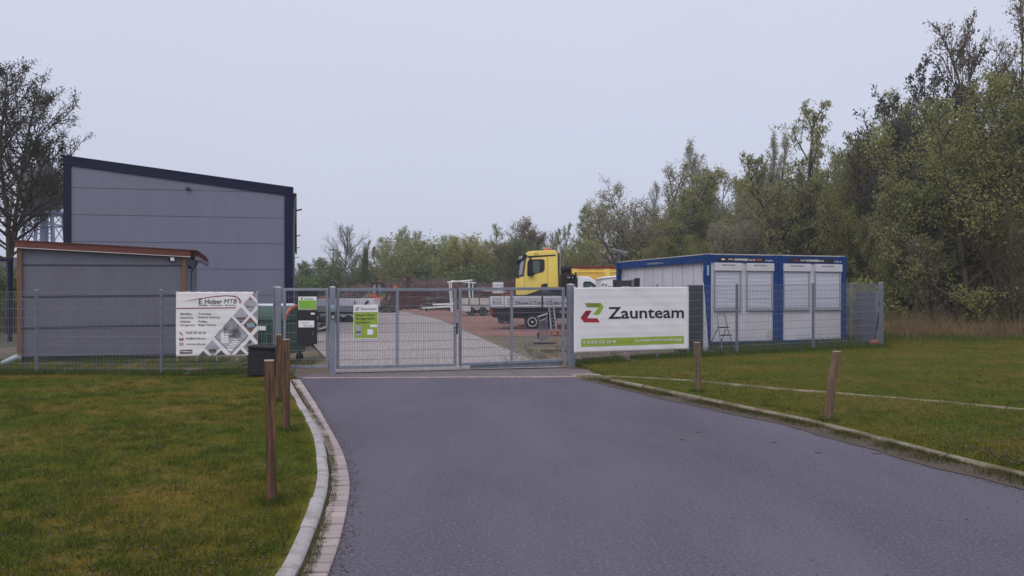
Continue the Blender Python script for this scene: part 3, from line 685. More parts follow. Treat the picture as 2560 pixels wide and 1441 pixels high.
fl_([(188,925),(183,910),(190,893),(211,886),(232,893),(239,910),(234,925),(211,932)], M['inkmag'], .005, 'globe_icon')
for p in ([(186,907),(238,907),(238,911),(186,911)], [(209,888),(213,888),(213,930),(209,930)], [(192,897),(230,897),(230,900),(192,900)], [(192,919),(230,919),(230,922),(192,922)]): fl_(p, M['banner'], .0065, 'globe_icon')
fl_([(188,1040),(356,1037),(356,984),(188,988)], M['ink'], .005, 'black_label'); tL('HÖRMANN', 196, 348, 1022, 993, M['banner'], .012, off=.0068)
ties(bL, ya, yb, lambda u: z1L, lambda u: z0L+.03*u, 5, .10)

# ------------------------------------------------------------------ hall, shed
def V2(a, b): return Vector((a, b, 0))
hall = thing('industrial_hall', 'large grey panelled hall with sloping navy roof edge behind the brown shed', 'building', (-8.64, 29.7, 0), math.atan2(1.5, 7.96))
# local: x runs leftwards negative; back direction in local coordinates
ca, sa = math.cos(hall.rotation_euler.z), math.sin(hall.rotation_euler.z)
def toloc(o, x, y):
    c_, s_ = math.cos(o.rotation_euler.z), math.sin(o.rotation_euler.z); dx, dy = x-o.location.x, y-o.location.y
    return (dx*c_+dy*s_, -dx*s_+dy*c_)
Wd = 8.10; bk = toloc(hall, -21.45, 75.0); bl_ = (bk[0]-Wd, bk[1])
hL, hR = 6.70, 5.72
roofz = lambda x: hR+(hL-hR)*(-x/Wd)
mb = MB(); mb.add([(0,0,-.2),(-Wd,0,-.2),(-Wd,0,hL-.1),(0,0,hR-.1),(bk[0],bk[1],-.2),(bl_[0],bl_[1],-.2),(bl_[0],bl_[1],hL-.1),(bk[0],bk[1],hR-.1)],
  [(0,1,2,3),(0,3,7,4),(1,5,6,2),(4,7,6,5),(3,2,6,7)])
hw = mb.build('wall', M['hall'], hall)
mb = MB()
z = 5.61
for k in range(7):
    zz_ = 5.60-k*1.0
    xl = -Wd; xr = 0
    if zz_ > hR-.2: xr = -(zz_-hR+.25)/(hL-hR)*Wd
    if zz_ < hL: mb.box(xl+.2, min(xr, -.2), -.006, .01, zz_-.008, zz_+.008)
mb.build('panel_seam', M['seam'], hall)
# trims
mb = MB(); t_ = .28
mb.add([(-Wd-.03,-.06,hL+.05),(.06,-.06,hR+.05),(.06,-.06,hR-t_+.02),(-Wd-.03,-.06,hL-t_+.02),(-Wd-.03,.1,hL+.05),(.06,.1,hR+.05),(.06,.1,hR-t_+.02),(-Wd-.03,.1,hL-t_+.02)],
       [(0,1,2,3),(4,7,6,5),(0,4,5,1),(1,5,6,2),(2,6,7,3),(3,7,4,0)]); mb.build('roof_trim', M['navy'], hall)
MB().box(-Wd-.03, -Wd+.22, -.05, .1, -.2, hL-t_+.03).build('corner_trim', M['navy'], hall)
MB().box(-.24, .06, -.05, .1, -.2, hR-t_+.03).build('corner_trim', M['navy'], hall)
mb = MB(); mb.add([(-Wd-.1,-.08,hL+.1),(.1,-.08,hR+.09),(bk[0]+.1,bk[1],hR+.09),(bl_[0]-.1,bl_[1],hL+.1),(-Wd-.1,-.08,hL+.055),(.1,-.08,hR+.045),(bk[0]+.1,bk[1],hR+.045),(bl_[0]-.1,bl_[1],hL+.055)],
       [(0,1,2,3),(4,7,6,5),(0,4,5,1),(1,5,6,2),(2,6,7,3),(3,7,4,0)]); mb.build('roof', M['navy'], hall)
gd = Vector((bk[0], bk[1], 0)).normalized(); gn = Vector((gd.y, -gd.x, 0))
def hs(s_, off, z): p = gd*s_+gn*off; return (p.x, p.y, z)
mb = MB(); mb.bar(hs(.1, .14, hR-.17), hs(46, .14, hR-.17), .15, .1); mb.build('gutter', M['rust'], hall)
mb = MB(); mb.tube(hs(.35, .14, hR-.2), hs(.35, .10, hR-1.3), .05); mb.tube(hs(.35, .10, hR-1.3), hs(.35, .10, 0), .05); mb.build('downpipe', M['zinc'], hall)
for s_ in (.9, 15, 27, 42):
    mb = MB(); mb.bar(hs(s_, .02, 4.95), hs(s_, .42, 5.06), .16, .05); mb.build('wall_light', M['black'], hall, bevel=.01)
mb = MB(); mb.box(-3.86, -3.70, -.12, -.02, 5.62, 5.69); mb.tube((-3.78, -.04, 5.69), (-3.78, -.0, 5.74), .02); mb.build('wall_light', M['black'], hall, bevel=.01)

sh = thing('garden_shed', 'grey panelled shed with brown wooden fascia and corner posts, behind the left fence', 'shed', (-8.70, 20.2, 0), math.atan2(1.6, 3.30))
x0s, _ = toloc(sh, -12.05, 18.6); bks = toloc(sh, -9.95, 24.0); Ws = -x0s
zl_t, zr_t = 2.90, 2.83-.05
zs = lambda py, d: CH+(H0-py)*d/F
topL, topR = zs(607, 18.6), zs(628, 20.2); botL, botR = zs(893, 18.6), zs(884, 20.2)
mb = MB(); bx, by = bks
mb.add([(0,0,botR),(-Ws,0,botL),(-Ws,0,topL-.05),(0,0,topR-.05),(bx,by,botR),(bx-Ws,by,botL),(bx-Ws,by,topL-.05),(bx,by,topR-.05)],
  [(0,1,2,3),(0,3,7,4),(1,5,6,2),(4,7,6,5),(3,2,6,7)]); mb.build('wall', M['hallmoss'], sh)
mb = MB(); mb.add([(.0,.06,botR),(-Ws,.06,botL),(-Ws,.06,-.3),(0,.06,-.3),(bx,by,botR),(bx-Ws,by,botL),(bx-Ws,by,-.3),(bx,by,-.3)],[(0,1,2,3),(0,3,7,4),(1,5,6,2)]); mb.build('dark_gap_strip', M['black'], sh)  # black recessed strip fills the dark gap below the wall panels
mb = MB()
for pl, pr, th in ((662, 664, .022), (742, 738, .035), (819.5, 812.6, .04)):
    mb.bar((-Ws+.05, -.008, zs(pl, 18.6)), (-.05, -.008, zs(pr, 20.2)), .03, th)
mb.build('panel_seam', M['seam'], sh)
for xx, zt in ((-Ws, topL-.03), (-.02, topR-.03)):
    MB().box(xx-.05, xx+.055, -.06, .05, -.15, zt).build('corner_post', M['timber'], sh, bevel=.004)
mb = MB(); fy = -.12
mb.add([(-Ws-.08,fy,topL+.03),(.14,fy,topR+.01),(.14,fy,topR-.15),(-Ws-.08,fy,topL-.12),(-Ws-.08,fy+.04,topL+.03),(.14,fy+.04,topR+.01),(.14,fy+.04,topR-.15),(-Ws-.08,fy+.04,topL-.12)],
       [(0,1,2,3),(4,7,6,5),(0,4,5,1),(1,5,6,2),(2,6,7,3),(3,7,4,0)]); mb.build('fascia', M['fascia'], sh)
MB().bar((-Ws-.08, fy-.003, topL-.13), (.14, fy-.003, topR-.16), .045, .018).build('drip_edge', M['whitedirty'], sh)
mb = MB(); mb.add([(-Ws-.1,fy-.02,topL+.06),(.3,fy-.02,topR+.03),(bx+.3,by,topR+.03),(bx-Ws-.1,by,topL+.06),(-Ws-.1,fy-.02,topL+.035),(.3,fy-.02,topR+.005),(bx+.3,by,topR+.005),(bx-Ws-.1,by,topL+.035)],
       [(0,1,2,3),(4,7,6,5),(0,4,5,1),(1,5,6,2),(2,6,7,3),(3,7,4,0)]); mb.build('roof', M['fascia'], sh)
sd = Vector((bx, by, 0)).normalized()
mb = MB()
for k in range(9):
    p = sd*(.15+k*.5); mb.bar((p.x-.05, p.y, topR-.07), (p.x+.33, p.y, topR-.085), .06, .12)
mb.build('rafter', M['fascia'], sh)
mb = MB(); pa = sd*.05; pb = sd*4; mb.tube((pa.x+.30, pa.y, topR-.19), (pb.x+.30, pb.y, topR-.21), .06, n=10); mb.build('gutter', M['zinc'], sh, smooth=True)
mb = MB(); p = sd*.55; mb.tube((p.x+.30, p.y, topR-.24), (p.x+.14, p.y, topR-.55), .035); mb.tube((p.x+.14, p.y, topR-.55), (p.x+.14, p.y, -.05), .035); mb.build('downpipe', M['zinc'], sh, smooth=True)
xf = -.02-(458-428)/ (458-54)*Ws; zf = zs(649, 20)
mb = MB(); mb.box(xf-.07, xf+.06, -.10, -.06, zf-.05, zf+.07); mb.tube((xf, -.06, zf), (xf, .0, zf), .02); mb.box(xf-.12, xf-.07, -.08, -.06, zf+.0, zf+.02); fl0 = mb.build('floodlight', M['black'], sh)
MB().box(xf-.052, xf+.042, -.1045, -.1005, zf-.035, zf+.055).build('lamp_glass', M['whitep'], fl0)
mb = MB(); mb.tube((.13,.3,topR-.42), (.16,.16,topR-.44), .04); mb.build('camera_dome', M['black'], sh)

# ------------------------------------------------------------------ radar tower behind, house far left
rt = thing('radar_tower', 'weathered round radar dome on a blue-grey lattice tower behind the hall', 'tower', (-67.7, 110, 0))
k_ = 110/F
zc = CH+(H0-478)*k_
prof = [(.3,-3.0)]+[(3.45*math.sin(a), -3.35*math.cos(a)) for a in np.linspace(.5, 2.55, 14)]+[(1.7,3.0),(1.1,3.3),(.9,4.0),(.8,4.8),(.5,5.2),(.1,5.3)]
MB().lathe([(r, h+zc) for r, h in prof], n=28).build('dome', M['radome'], rt, smooth=True)
MB().lathe([(2.4, zc-3.5), (2.9, zc-3.4), (2.9, zc-3.0), (1.5, zc-2.8)], n=24).build('platform', M['steelbl'], rt)
mb = MB(); zt = zc-3.4
for a in range(8):
    t = a*math.pi/4+.2; mb.bar((2.5*math.cos(t), 2.5*math.sin(t), zt), (3.6*math.cos(t), 3.6*math.sin(t), 0), .22)
    t2 = t+math.pi/4
    for zlv in (zt-1.6, zt-4.2, zt-7, 2):
        f_ = (zt-zlv)/zt; r_ = 2.5+1.1*f_; mb.bar((r_*math.cos(t), r_*math.sin(t), zlv), (r_*math.cos(t2), r_*math.sin(t2), zlv), .2)
    for za_, zb_ in ((zt, zt-1.6), (zt-1.6, zt-4.2), (zt-4.2, zt-7)):
        ra, rb = 2.5+1.1*(zt-za_)/zt, 2.5+1.1*(zt-zb_)/zt
        mb.bar((ra*math.cos(t), ra*math.sin(t), za_), (rb*math.cos(t2), rb*math.sin(t2), zb_), .09)
mb.build('lattice', M['steelbl'], rt)
mb = MB(); mb.tube((0,0,0), (0,0,zt), .55, n=12)
for q in range(6): mb.box(-1.3, 1.3, -.08, .08, zt-1.3-q*1.5, zt-1.15-q*1.5)
mb.build('core_stair', M['steelbl'], rt)
hs_ = thing('distant_house', 'small pale house with grey roof at the far left edge', 'house', (-41.5, 62, 0), .2)
MB().box(-5, 3.2, 0, 7, 0, 3.1).build('wall', M['houseW'], hs_)
MB().prism([(-5.4,3.0),(3.7,3.0),(1.6,4.6),(-5.4,4.9)], -.4, 7.4).build('roof', M['houseR'], hs_)
for q in range(4): MB().box(-.6+q*.9, -.15+q*.9, -.03, .02, 1.4, 2.5).build('window', M['glass'], hs_)
bm_ = thing('steel_beam', 'dark blue horizontal steel beam on posts left of the shed', 'beam', (-20.5, 28, 0), .0)
mb = MB(); zb_ = CH+(H0-651)*28/F; mb.bar((-6, 0, zb_), (2.1, 0, zb_), .1, .1); mb.build('beam', M['navy'], bm_)
for q in (-5.5, 2.0): MB().box(q-.05, q+.05, -.05, .05, -.1, zb_-.05).build('post', M['navy'], bm_)

# ------------------------------------------------------------------ office containers
C0 = (5.44, 21.3); cang = math.atan2(1.4, 4.54); UW = 2.376; UD = 5.93
def container(i, label):
    ox = C0[0]+math.cos(cang)*i*(UW+.01); oy = C0[1]+math.sin(cang)*i*(UW+.01)
    t = thing('office_container', label, 'container', (ox, oy, .15), cang, 'blue framed office containers')
    Hc = 2.60
    MB().box(.13, UW-.13, .05, UD-.05, .12, Hc-.06).build('wall', M['cwhite'], t)
    mb = MB()
    for y in np.arange(.9, UD-.3, .62): mb.box(.127, .133, y-.006, y+.006, .2, Hc-.25)
    mb.build('panel_seam', M['seam'], t)
    for (px_, py_) in ((0, 0), (UW-.16, 0), (0, UD-.16), (UW-.16, UD-.16)):
        mb = MB(); mb.box(px_, px_+.16, py_, py_+.16, 0, Hc); mb.box(px_-.004, px_+.164, py_-.004, py_+.164, Hc-.12, Hc+.012); mb.box(px_-.004, px_+.164, py_-.004, py_+.164, -.005, .11)
        mb.build('corner_post', M['cblue'], t, bevel=.01)
    for y in (.02, UD-.12):
        MB().box(.16, UW-.16, y, y+.1, Hc-.22, Hc-.01).build('top_rail', M['cblue'], t); MB().box(.16, UW-.16, y, y+.1, .01, .15).build('bottom_rail', M['cblue'], t)
    for x in (.02, UW-.12):
        MB().box(x, x+.1, .16, UD-.16, Hc-.22, Hc-.01).build('top_rail', M['cblue'], t); MB().box(x, x+.1, .16, UD-.16, .01, .15).build('bottom_rail', M['cblue'], t)
    MB().box(.03, UW-.03, .03, UD-.03, Hc+.004, Hc+.03).build('roof', M['whitedirty'], t)
    for (a, b) in ([(.27, 1.15), (1.32, 2.205)], [(.17, 1.09), (1.26, 2.19)])[i]:
        w_ = MB().box(a, b, -.0, .045, .14+.90, 1.04+.055).build('window', M['frame'], t)
        MB().box(a, a+.035, .0, .045, 1.095, 2.15).build('frame', M['frame'], w_); MB().box(b-.06, b, .0, .045, 1.095, 2.15).build('frame', M['frame'], w_)
        mb = MB(); zq = 1.095
        while zq < 2.14:
            mb.add([(a+.035,.04,zq),(b-.06,.04,zq),(b-.06,.014,zq+.010),(a+.035,.014,zq+.010),(a+.035,.022,zq+.032),(b-.06,.022,zq+.032),(b-.06,.04,zq+.038),(a+.035,.04,zq+.038)],[(0,1,2,3),(3,2,5,4),(4,5,6,7)]); zq += .038
        mb.build('shutter', M['shutter'], w_)
        MB().box(a-.01, b+.005, -.045, .045, 2.152, 2.375).build('shutter_box', M['cwhite'], w_, bevel=.008)
        MB().box(a-.01, b+.01, -.03, .045, 1.02, 1.039).build('sill', M['frame'], w_)
        text('SCHWARZE', (a+.28, a+.64, 2.29, 2.33), -.047, M['ink'], w_, bold=.02)
        MB().box(a+.225, a+.262, -.0475, -.0462, 2.29, 2.33).build('emblem', M['ink'], w_)
    x0b, x1b = ((.38, 1.93), (.35, 1.95))[i]
    MB().box(x0b, x1b, .012, .019, Hc-.195, Hc-.065).build('name_board', M['black'], t)
    tx = ((.72, 1.6), (.76, 1.58))[i]
    text('www', (tx[0], tx[0]+.17, Hc-.145, Hc-.105), .010, M['whitep'], t, shear=.2, bold=.01)
    text('SCHWARZE', (tx[0]+.20, tx[0]+.64, Hc-.155, Hc-.095), .010, M['whitep'], t, bold=.03, shear=.1)
    text('-asc.de', (tx[0]+.645, tx[1], Hc-.15, Hc-.095), .010, M['whitep'], t, shear=.2, bold=.01)
    MB().box(tx[0]-.26, tx[0]-.06, .008, .0115, Hc-.14, Hc-.11).build('emblem', M['inkdred'], t)
    if i == 0:
        MB().box(tx[0]-.22, tx[0]-.12, .006, .0075, Hc-.145, Hc-.105).build('emblem', M['whitep'], t)
        MB().box(tx[1]+.02, tx[1]+.12, .008, .0115, Hc-.15, Hc-.10).build('emblem', M['inkred'], t); MB().box(tx[1]+.13, tx[1]+.22, .008, .0115, Hc-.13, Hc-.12).build('emblem', M['whitep'], t)
        MB().box(.03, .09, -.005, -.0045+.004, 2.02, 2.30).build('sticker', mat('pale_sticker', (.25, .45, .48)), t)
        mb = MB(); pts = [(.06+.03*math.sin(q*.7), -.004-.01*q*0, 0) for q in range(2)]
        pts = [Vector((-.02, .16+.05*math.sin(q*.9), Hc-.1-q*.13)) for q in range(14)]; mb.path(pts, .006, 5); mb.build('cable', M['redrim'], t)
        MB().box(UW-.36, UW-.19, .03, .048, .22, .42).build('vent', M['whitedirty'], t)
        o = text('SCHWARZE-asc.de', (0, 1.1, Hc-.16, Hc-.10), 0, M['whitedirty'], t)
        o.rotation_euler = (0, 0, R(-90)); o.location = (.012, 3.6, 0)
        mb = MB(); mb.box(-.08, .02, UD-.45, UD-.32, 2.2, 2.32); mb.build('wall_light', M['black'], t)
        MB().box(.25, 2.0, .5, 2.2, -.15, 0).build('foot_block', M['concrete_old'], t)
    else: MB().box(.25, 2.0, .5, 2.2, -.15, 0).build('foot_block', M['concrete_old'], t)
    text('8 102 015', (UW-.42, UW-.12, Hc-.17, Hc-.12), .0135-.002, M['whitep'], t)
    mb = MB()
    for q in ((.18, .06), (UW-.34, .06)): mb.bar((q[0], q[1], Hc+.01), (q[0]+.16, q[1]+.02, Hc+.05), .05, .03)
    mb.build('roof_clamp', M['seam'], t)
    return t
container(0, 'blue framed white office container on the left, nearest the large banner')
container(1, 'blue framed white office container on the right, beside the side fence')

dish = thing('solar_panel', 'flat grey solar panel tilted on a thin pole behind the containers', 'solar panel', (3.85, 27.3, 0))
mb = MB(); k_ = 27.3/F; zp = lambda py: CH+(H0-py)*k_
mb.tube((.0, 0, 0), (.0, 0, zp(633)), .03); mb.tube((-.06, .1, 0), (-.06, .1, zp(637)), .02); mb.build('pole', M['zinc'], dish)
mb = MB(); mb.add([(-.28,-.3,zp(622)),(.26,-.3,zp(632)),(.26,.3,zp(634.5)),(-.28,.3,zp(624.5)),(-.28,-.3,zp(622)-.03),(.26,-.3,zp(632)-.03),(.26,.3,zp(634.5)-.03),(-.28,.3,zp(624.5)-.03)],
   [(0,1,2,3),(4,7,6,5),(0,4,5,1),(1,5,6,2),(2,6,7,3),(3,7,4,0)]); mb.build('panel', M['frame'], dish)

# dark stack of mats beside container
st = thing('privacy_screen_stack', 'stack of dark grey slatted screen panels upright beside the left container', 'panel stack', (4.78, 20.0, .08), cang-.15)
for k in range(5):
    mb = MB(); y = k*.06
    mb.box(-.14-.01*k, .26, y, y+.05, .02, 1.80-.01*k)
    for q in range(28): mb.box(-.142-.01*k, .262, y-.006, y+.056, .05+q*.062, .068+q*.062)
    mb.build('screen_panel', M['anthr'], st)
MB().prism([(.27,.02),(.44,.02),(.3,1.86),(.27,1.86)], .05, .35).build('white_board', M['cwhite'], st)

# black bar bundle above the banner
bb = thing('black_beam_bundle', 'black slat bundle held on a grey rack, showing above the large banner', 'beam bundle', (0, 0, 0))
d_ = 21.5; a, b = P(1536, 716, d_), P(1599, 715, d_); bb.location = (a.x, d_, 0); ln = b.x-a.x
z0_, z1_ = zs(716, d_), zs(701, d_)
mb = MB()
for q in range(4): mb.box(0, ln, -.02, .25, z0_+q*.042, z0_+.038+q*.042)
mb.build('slat', M['anthr'], bb)
for q in (0, ln-.1): MB().box(q-.01, q+(.03 if q == 0 else .1), -.05, .29, z0_-.05, z1_+(.02 if q == 0 else .06)).build('end_bracket', M['black'], bb)
MB().box(ln*.67, ln*.67+.07, -.055, .30, z0_-.06, z1_+.02).build('clamp', M['zinc'], bb)
for q in (.12, ln-.2):
    mb = MB(); mb.box(q, q+.06, .08, .14, 0, z0_-.002); mb.box(q-.1, q+.16, -.2, .4, 0, .05); mb.build('rack_leg', M['zinc'], bb)

# step ladder in front of the left container
sl_ = thing('step_ladder', 'small folded-out step ladder standing before the left container', 'ladder', (5.50, 19.95, .10), .5)
def tb(pts, r=.012, name='rail', m='zinc'): return MB().path(pts, r, 8).build(name, M[m], sl_, smooth=True)
tb([(-.22,-.28,0),(-.16,-.06,.62),(-.14,.02,.98),(-.10,.03,1.04),(.10,.03,1.04),(.14,.02,.98),(.16,-.06,.62),(.22,-.28,0)])
tb([(-.20,.34,0),(-.15,.0,.62)]); tb([(.20,.34,0),(.15,0,.62)]); tb([(-.18,.2,.28),(.18,.2,.28)], .01, 'brace')
for z_, y_ in ((.24, -.2), (.46, -.13), (.66, -.05)): MB().box(-.19+z_*.06, .19-z_*.06, y_-.09, y_+.06, z_, z_+.025).build('step', M['blackpl'], sl_, bevel=.006)
# grey leaning gate frame beyond the side fence + garden trimmer
gf = thing('spare_gate', 'spare grey gate panel with rails and mesh infill standing by the side fence', 'gate', (0, 0, 0))
pa, pb = P(2139, 735, 23.6), P(2190, 735, 21.9); gf.location = (pa.x, pa.y, .14); gf.rotation_euler.z = math.atan2(pb.y-pa.y, pb.x-pa.x); lg = math.hypot(pb.x-pa.x, pb.y-pa.y)
mb = MB(); mb.box(0, .07, 0, .05, 0, 1.56); mb.box(lg-.09, lg, 0, .06, 0, 1.55); mb.bar((.07,.025,1.53), (lg-.09,.025,1.53), .04, .05); mb.bar((.07,.025,.12), (lg-.09,.025,.12), .04, .05); mb.build('frame', M['galv'], gf)
mb = MB()
for q in range(6): mb.bar((.07,.02,.30+q*.21), (lg-.09,.02,.30+q*.21), .02, .02)
mb.build('rail', M['galv'], gf)
mb = MB()
for q in range(int((lg-.16)/.016)): mb.box(.07+q*.016, .078+q*.016, .035, .041, .12, 1.52)
mb.build('infill', M['galv'], gf)
tr = thing('grass_trimmer', 'orange garden tool with thin black shaft leaning on the end of the right fence', 'garden tool', P(2186, 868, 20.9)-Vector((0, 0, 0)))
tr.location.z = .16
mb = MB(); mb.tube((.0,0,.15), (.16,-.02,1.2), .017); mb.box(.12,.2,-.04,.02,1.12,1.30); mb.tube((.07,0,.55),(.12,0,.95),.03); mb.build('shaft', M['black'], tr)
mb = MB(); mb.lathe([(.03,-.02),(.12,.0),(.145,.08),(.13,.17),(.06,.23),(.02,.24)], (0,0,0), 14); mb.build('housing', M['brick'], tr, smooth=True)

# ------------------------------------------------------------------ black compost box, green bin
cb = thing('planter_box', 'black ribbed plastic storage box on a low base beside the wooden posts', 'storage box', P(660, 940, 14.9)); cb.location.z = hz(cb.location.x, 14.9)+.05
kx = 14.9/F
def cbz(py): return CH+(H0-py)*kx-cb.location.z
w2 = 34*kx
mb = MB(); top, bot = cbz(870), cbz(935)
mb.add([(-w2,-.2,bot),(w2*1.0,-.2,bot),(w2,.28,bot),(-w2,.28,bot),(-w2*.93,-.17,top),(w2,-.17,top),(w2,.26,top),(-w2*.93,.26,top)],[(0,3,2,1),(4,5,6,7),(0,1,5,4),(1,2,6,5),(2,3,7,6),(3,0,4,7)])
mb.build('box_body', M['blackpl'], cb, bevel=.015)
mb = MB()
for q in range(1, 5):
    f_ = q/5; z_ = bot+(top-bot)*f_; mb.box(-w2+.02*f_, w2, -.203+.03*f_, -.19+.03*f_, z_-.006, z_+.006)
mb.build('rib', M['black'], cb)
MB().prism([(-w2*.95,top+.002),(w2+.02,top-.02),(w2+.02,top+.02),(-w2*.93,top+.055)], -.21, .29).build('lid', M['blackpl'], cb, bevel=.01)
mb = MB(); mb.box(-w2-.08, w2*.5, -.26, .3, .04, bot+.001); mb.box(-w2+.03, -w2+.33, -.15, .25, -.05, .041); mb.box(w2*.4, w2, -.15, .25, -.05, .041); mb.build('base', M['black'], cb)

def bin_(loc, rz, label, s=1.0):
    t = thing('waste_container', label, 'waste bin', loc, rz); mb = MB()
    mb.add([(-.58*s,-.40*s,.22*s),(.58*s,-.40*s,.22*s),(.58*s,.40*s,.22*s),(-.58*s,.40*s,.22*s),(-.66*s,-.5*s,1.0*s),(.66*s,-.5*s,1.0*s),(.66*s,.5*s,1.0*s),(-.66*s,.5*s,1.0*s)],[(0,3,2,1),(4,5,6,7),(0,1,5,4),(1,2,6,5),(2,3,7,6),(3,0,4,7)])
    for q in (-.4, -.13, .13, .4): mb.box((q-.03)*s, (q+.03)*s, -.49*s, -.40*s, .3*s, .95*s)
    mb.build('bin_body', M['binG'], t, bevel=.02)
    pr = [(-.52*s, 1.02*s)]+[(-.52*s*math.cos(a), (1.02+.34*math.sin(a))*s) for a in np.linspace(.15, math.pi-.15, 12)]+[(.52*s, 1.02*s)]
    MB().prism(pr, -.68*s, .68*s, plane='yz').build('lid', M['binG'], t, smooth=True)
    for q in (-1, 1):
        w_ = MB(); pz_ = [Vector((q*.69*s, a*1.02, (b-1.02*s)*1.03+1.02*s)) for a, b in pr]
        for a_, b_ in zip(pz_[:-1], pz_[1:]): w_.bar(a_, b_, .05*s, .05*s)
        w_.build('lid_rim', M['orange' if q > 0 else 'binG'], t)
    MB().box(-.1*s, .12*s, -.515*s, -.503*s, .78*s, .88*s).build('label', M['whitep'], t)
    for (a, b) in ((-.48, -.32), (.48, -.32), (-.48, .32), (.48, .32)):
        w_ = MB().lathe([(.03*s,-.03*s),(.09*s,-.03*s),(.1*s,-.02*s),(.1*s,.02*s),(.09*s,.03*s),(.03*s,.03*s)], (a*s, b*s, .10*s), 14, 'y').build('wheel', M['rubber'], t, smooth=True)
        MB().box((a-.03)*s, (a+.03)*s, (b-.045)*s, (b+.045)*s, .12*s, .23*s).build('fork', M['zinc'], w_)
    return t
bp = P(688, 800, 18.6); bin_((bp.x, bp.y, .0), -.35, 'dark green wheeled waste container with domed lid behind the fence and narrow gate', 1.0)

# ------------------------------------------------------------------ wooden posts
def wpost(bx, by, tx, ty, wpx, label, m, z0=.05, deep=.06, yaw=.3, taper=1.0):
    x, y = G(bx, by, z0); hgt = (by-ty)*y/F; wd = wpx*y/F; t = thing('wooden_post', label, 'post', (x, y, z0), 0, 'wooden posts beside the road')
    lx = (tx-bx)*y/F; c_, s_ = math.cos(yaw), math.sin(yaw); a = wd/2/(abs(c_)+abs(s_)*.9)
    def q(z, sc, ox): return [(ox+(dx*c_-dy*s_)*a*sc, (dx*s_+dy*c_)*a*.95*sc, z) for dx, dy in ((-1,-1),(1,-1),(1,1),(-1,1))]
    V = q(-.25, taper, 0)+q(hgt*.5, (1+taper)/2, lx*.5+.003)+q(hgt, 1, lx)
    mb = MB(); mb.add(V, [(0,1,5,4),(1,2,6,5),(2,3,7,6),(3,0,4,7),(4,5,9,8),(5,6,10,9),(6,7,11,10),(7,4,8,11),(8,9,10,11)])
    mb.build('shaft', M[m], t, bevel=.004)
    mb = MB(); v = q(hgt+.002, .97, lx); v2 = q(hgt+.008, .93, lx); mb.add(v+v2, [(0,1,5,4),(1,2,6,5),(2,3,7,6),(3,0,4,7),(4,5,6,7)]); mb.build('end_grain', M['endgrain'], t)
wpost(680, 1256, 673, 903, 29, 'nearest dark brown wooden post in the left lawn', 'postwood', yaw=.25)
wpost(715, 1078, 715.5, 850, 18, 'dark wooden post beside the left kerb, second from the camera', 'postwood', yaw=.1)
wpost(696, 1001, 698, 838, 14, 'dark wooden post on the left lawn, farthest, just before the narrow gate', 'postwood', yaw=.1)
wpost(2066, 1047, 2092, 880, 20, 'pale wooden post leaning to the right in the right lawn', 'postwood_l', yaw=.5, z0=.08)
wpost(1746, 978, 1742, 857, 14.5, 'pale upright wooden post below the right end of the large banner', 'postwood_l', yaw=.2, z0=.09)

# ------------------------------------------------------------------ vehicles
def wheel(x, y, z, r, wd, parent, hub='zinc', spokes=8, m='rubber'):
    w_ = MB().lathe([(r*.55,-wd/2),(r*.93,-wd/2),(r,-wd/2+.03),(r,wd/2-.03),(r*.93,wd/2),(r*.55,wd/2)], (x, y, z), 28, 'y').build('wheel', M[m], parent, smooth=True)
    mb = MB(); mb.lathe([(r*.62,-.01),(r*.62,.03),(r*.5,.04),(r*.5,-.01)], (x, y-wd/2, z), 24, 'y'); mb.lathe([(r*.16,-.03),(r*.16,.03)], (x, y-wd/2, z), 14, 'y')
    for k in range(spokes):
        t = 2*math.pi*k/spokes; mb.bar((x+r*.12*math.cos(t), y-wd/2+.005, z+r*.12*math.sin(t)), (x+r*.54*math.cos(t), y-wd/2+.005, z+r*.54*math.sin(t)), r*.13, .02, up=(0, 1, 0))
    mb.build('rim', M[hub], w_)
    MB().lathe([(r*.5,.0),(r*.5,.01)], (x, y-wd/2+.03, z), 20, 'y').build('brake_disc', M['black'], w_); return w_

# yellow tipper truck: 1 zoomed pixel = .00328 m
dT = 38.0; tk = thing('tipper_truck', 'yellow tipper truck with high cab facing left behind the gate', 'truck', ((1200+545/6.095-1280)*dT/F, dT, 0))
def tp(X, Y): return ((X-545)*.00328, 5.15-.00328*Y)
CW = 2.45
cab = [tp(550,1090), tp(545,960), tp(545,830), tp(590,805), tp(612,600), tp(650,500), tp(722,432), tp(800,412), tp(1150,400), tp(1175,440), tp(1185,500), tp(1195,940), tp(1195,1010), tp(1040,1010), tp(1025,920), tp(940,930), tp(930,1010), tp(700,1090)]
MB().prism(cab, 0, CW).build('cab_body', M['yellow'], tk, bevel=.04)
def tpoly(pts, y0, y1, m, name, parent=None, bevel=0): return MB().prism([tp(*p) for p in pts], y0, y1).build(name, M[m], parent or tk, bevel=bevel)
# windscreen wraps round the front: slightly proud of the cab
w_ = MB().prism([tp(583,800), tp(606,600), tp(640,515), tp(720,490), tp(700,560), tp(670,800), tp(600,815)], -.006, CW+.006).build('windscreen', M['glass'], tk)
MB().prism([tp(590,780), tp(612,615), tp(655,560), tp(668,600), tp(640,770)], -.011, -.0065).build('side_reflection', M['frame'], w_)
tpoly([(590,800),(600,830),(560,830),(548,790)], -.02, CW+.02, 'black', 'wiper_panel')
tpoly([(545,600),(560,575),(600,490),(650,462),(715,465),(720,510),(690,540),(620,560)], -.03, CW+.03, 'blackpl', 'sun_visor', bevel=.02)
tpoly([(580,545),(600,500),(650,480),(640,530)], -.034, -.0305, 'frame', 'visor_glass')
tpoly([(720,490),(1155,468),(1155,490),(730,520)], -.008, .0, 'black', 'side_stripe')
tpoly([(735,795),(718,780),(722,600),(745,545),(800,545),(960,538),(985,560),(985,700),(960,735),(840,765),(800,800)], -.012, 0, 'black', 'door_window')
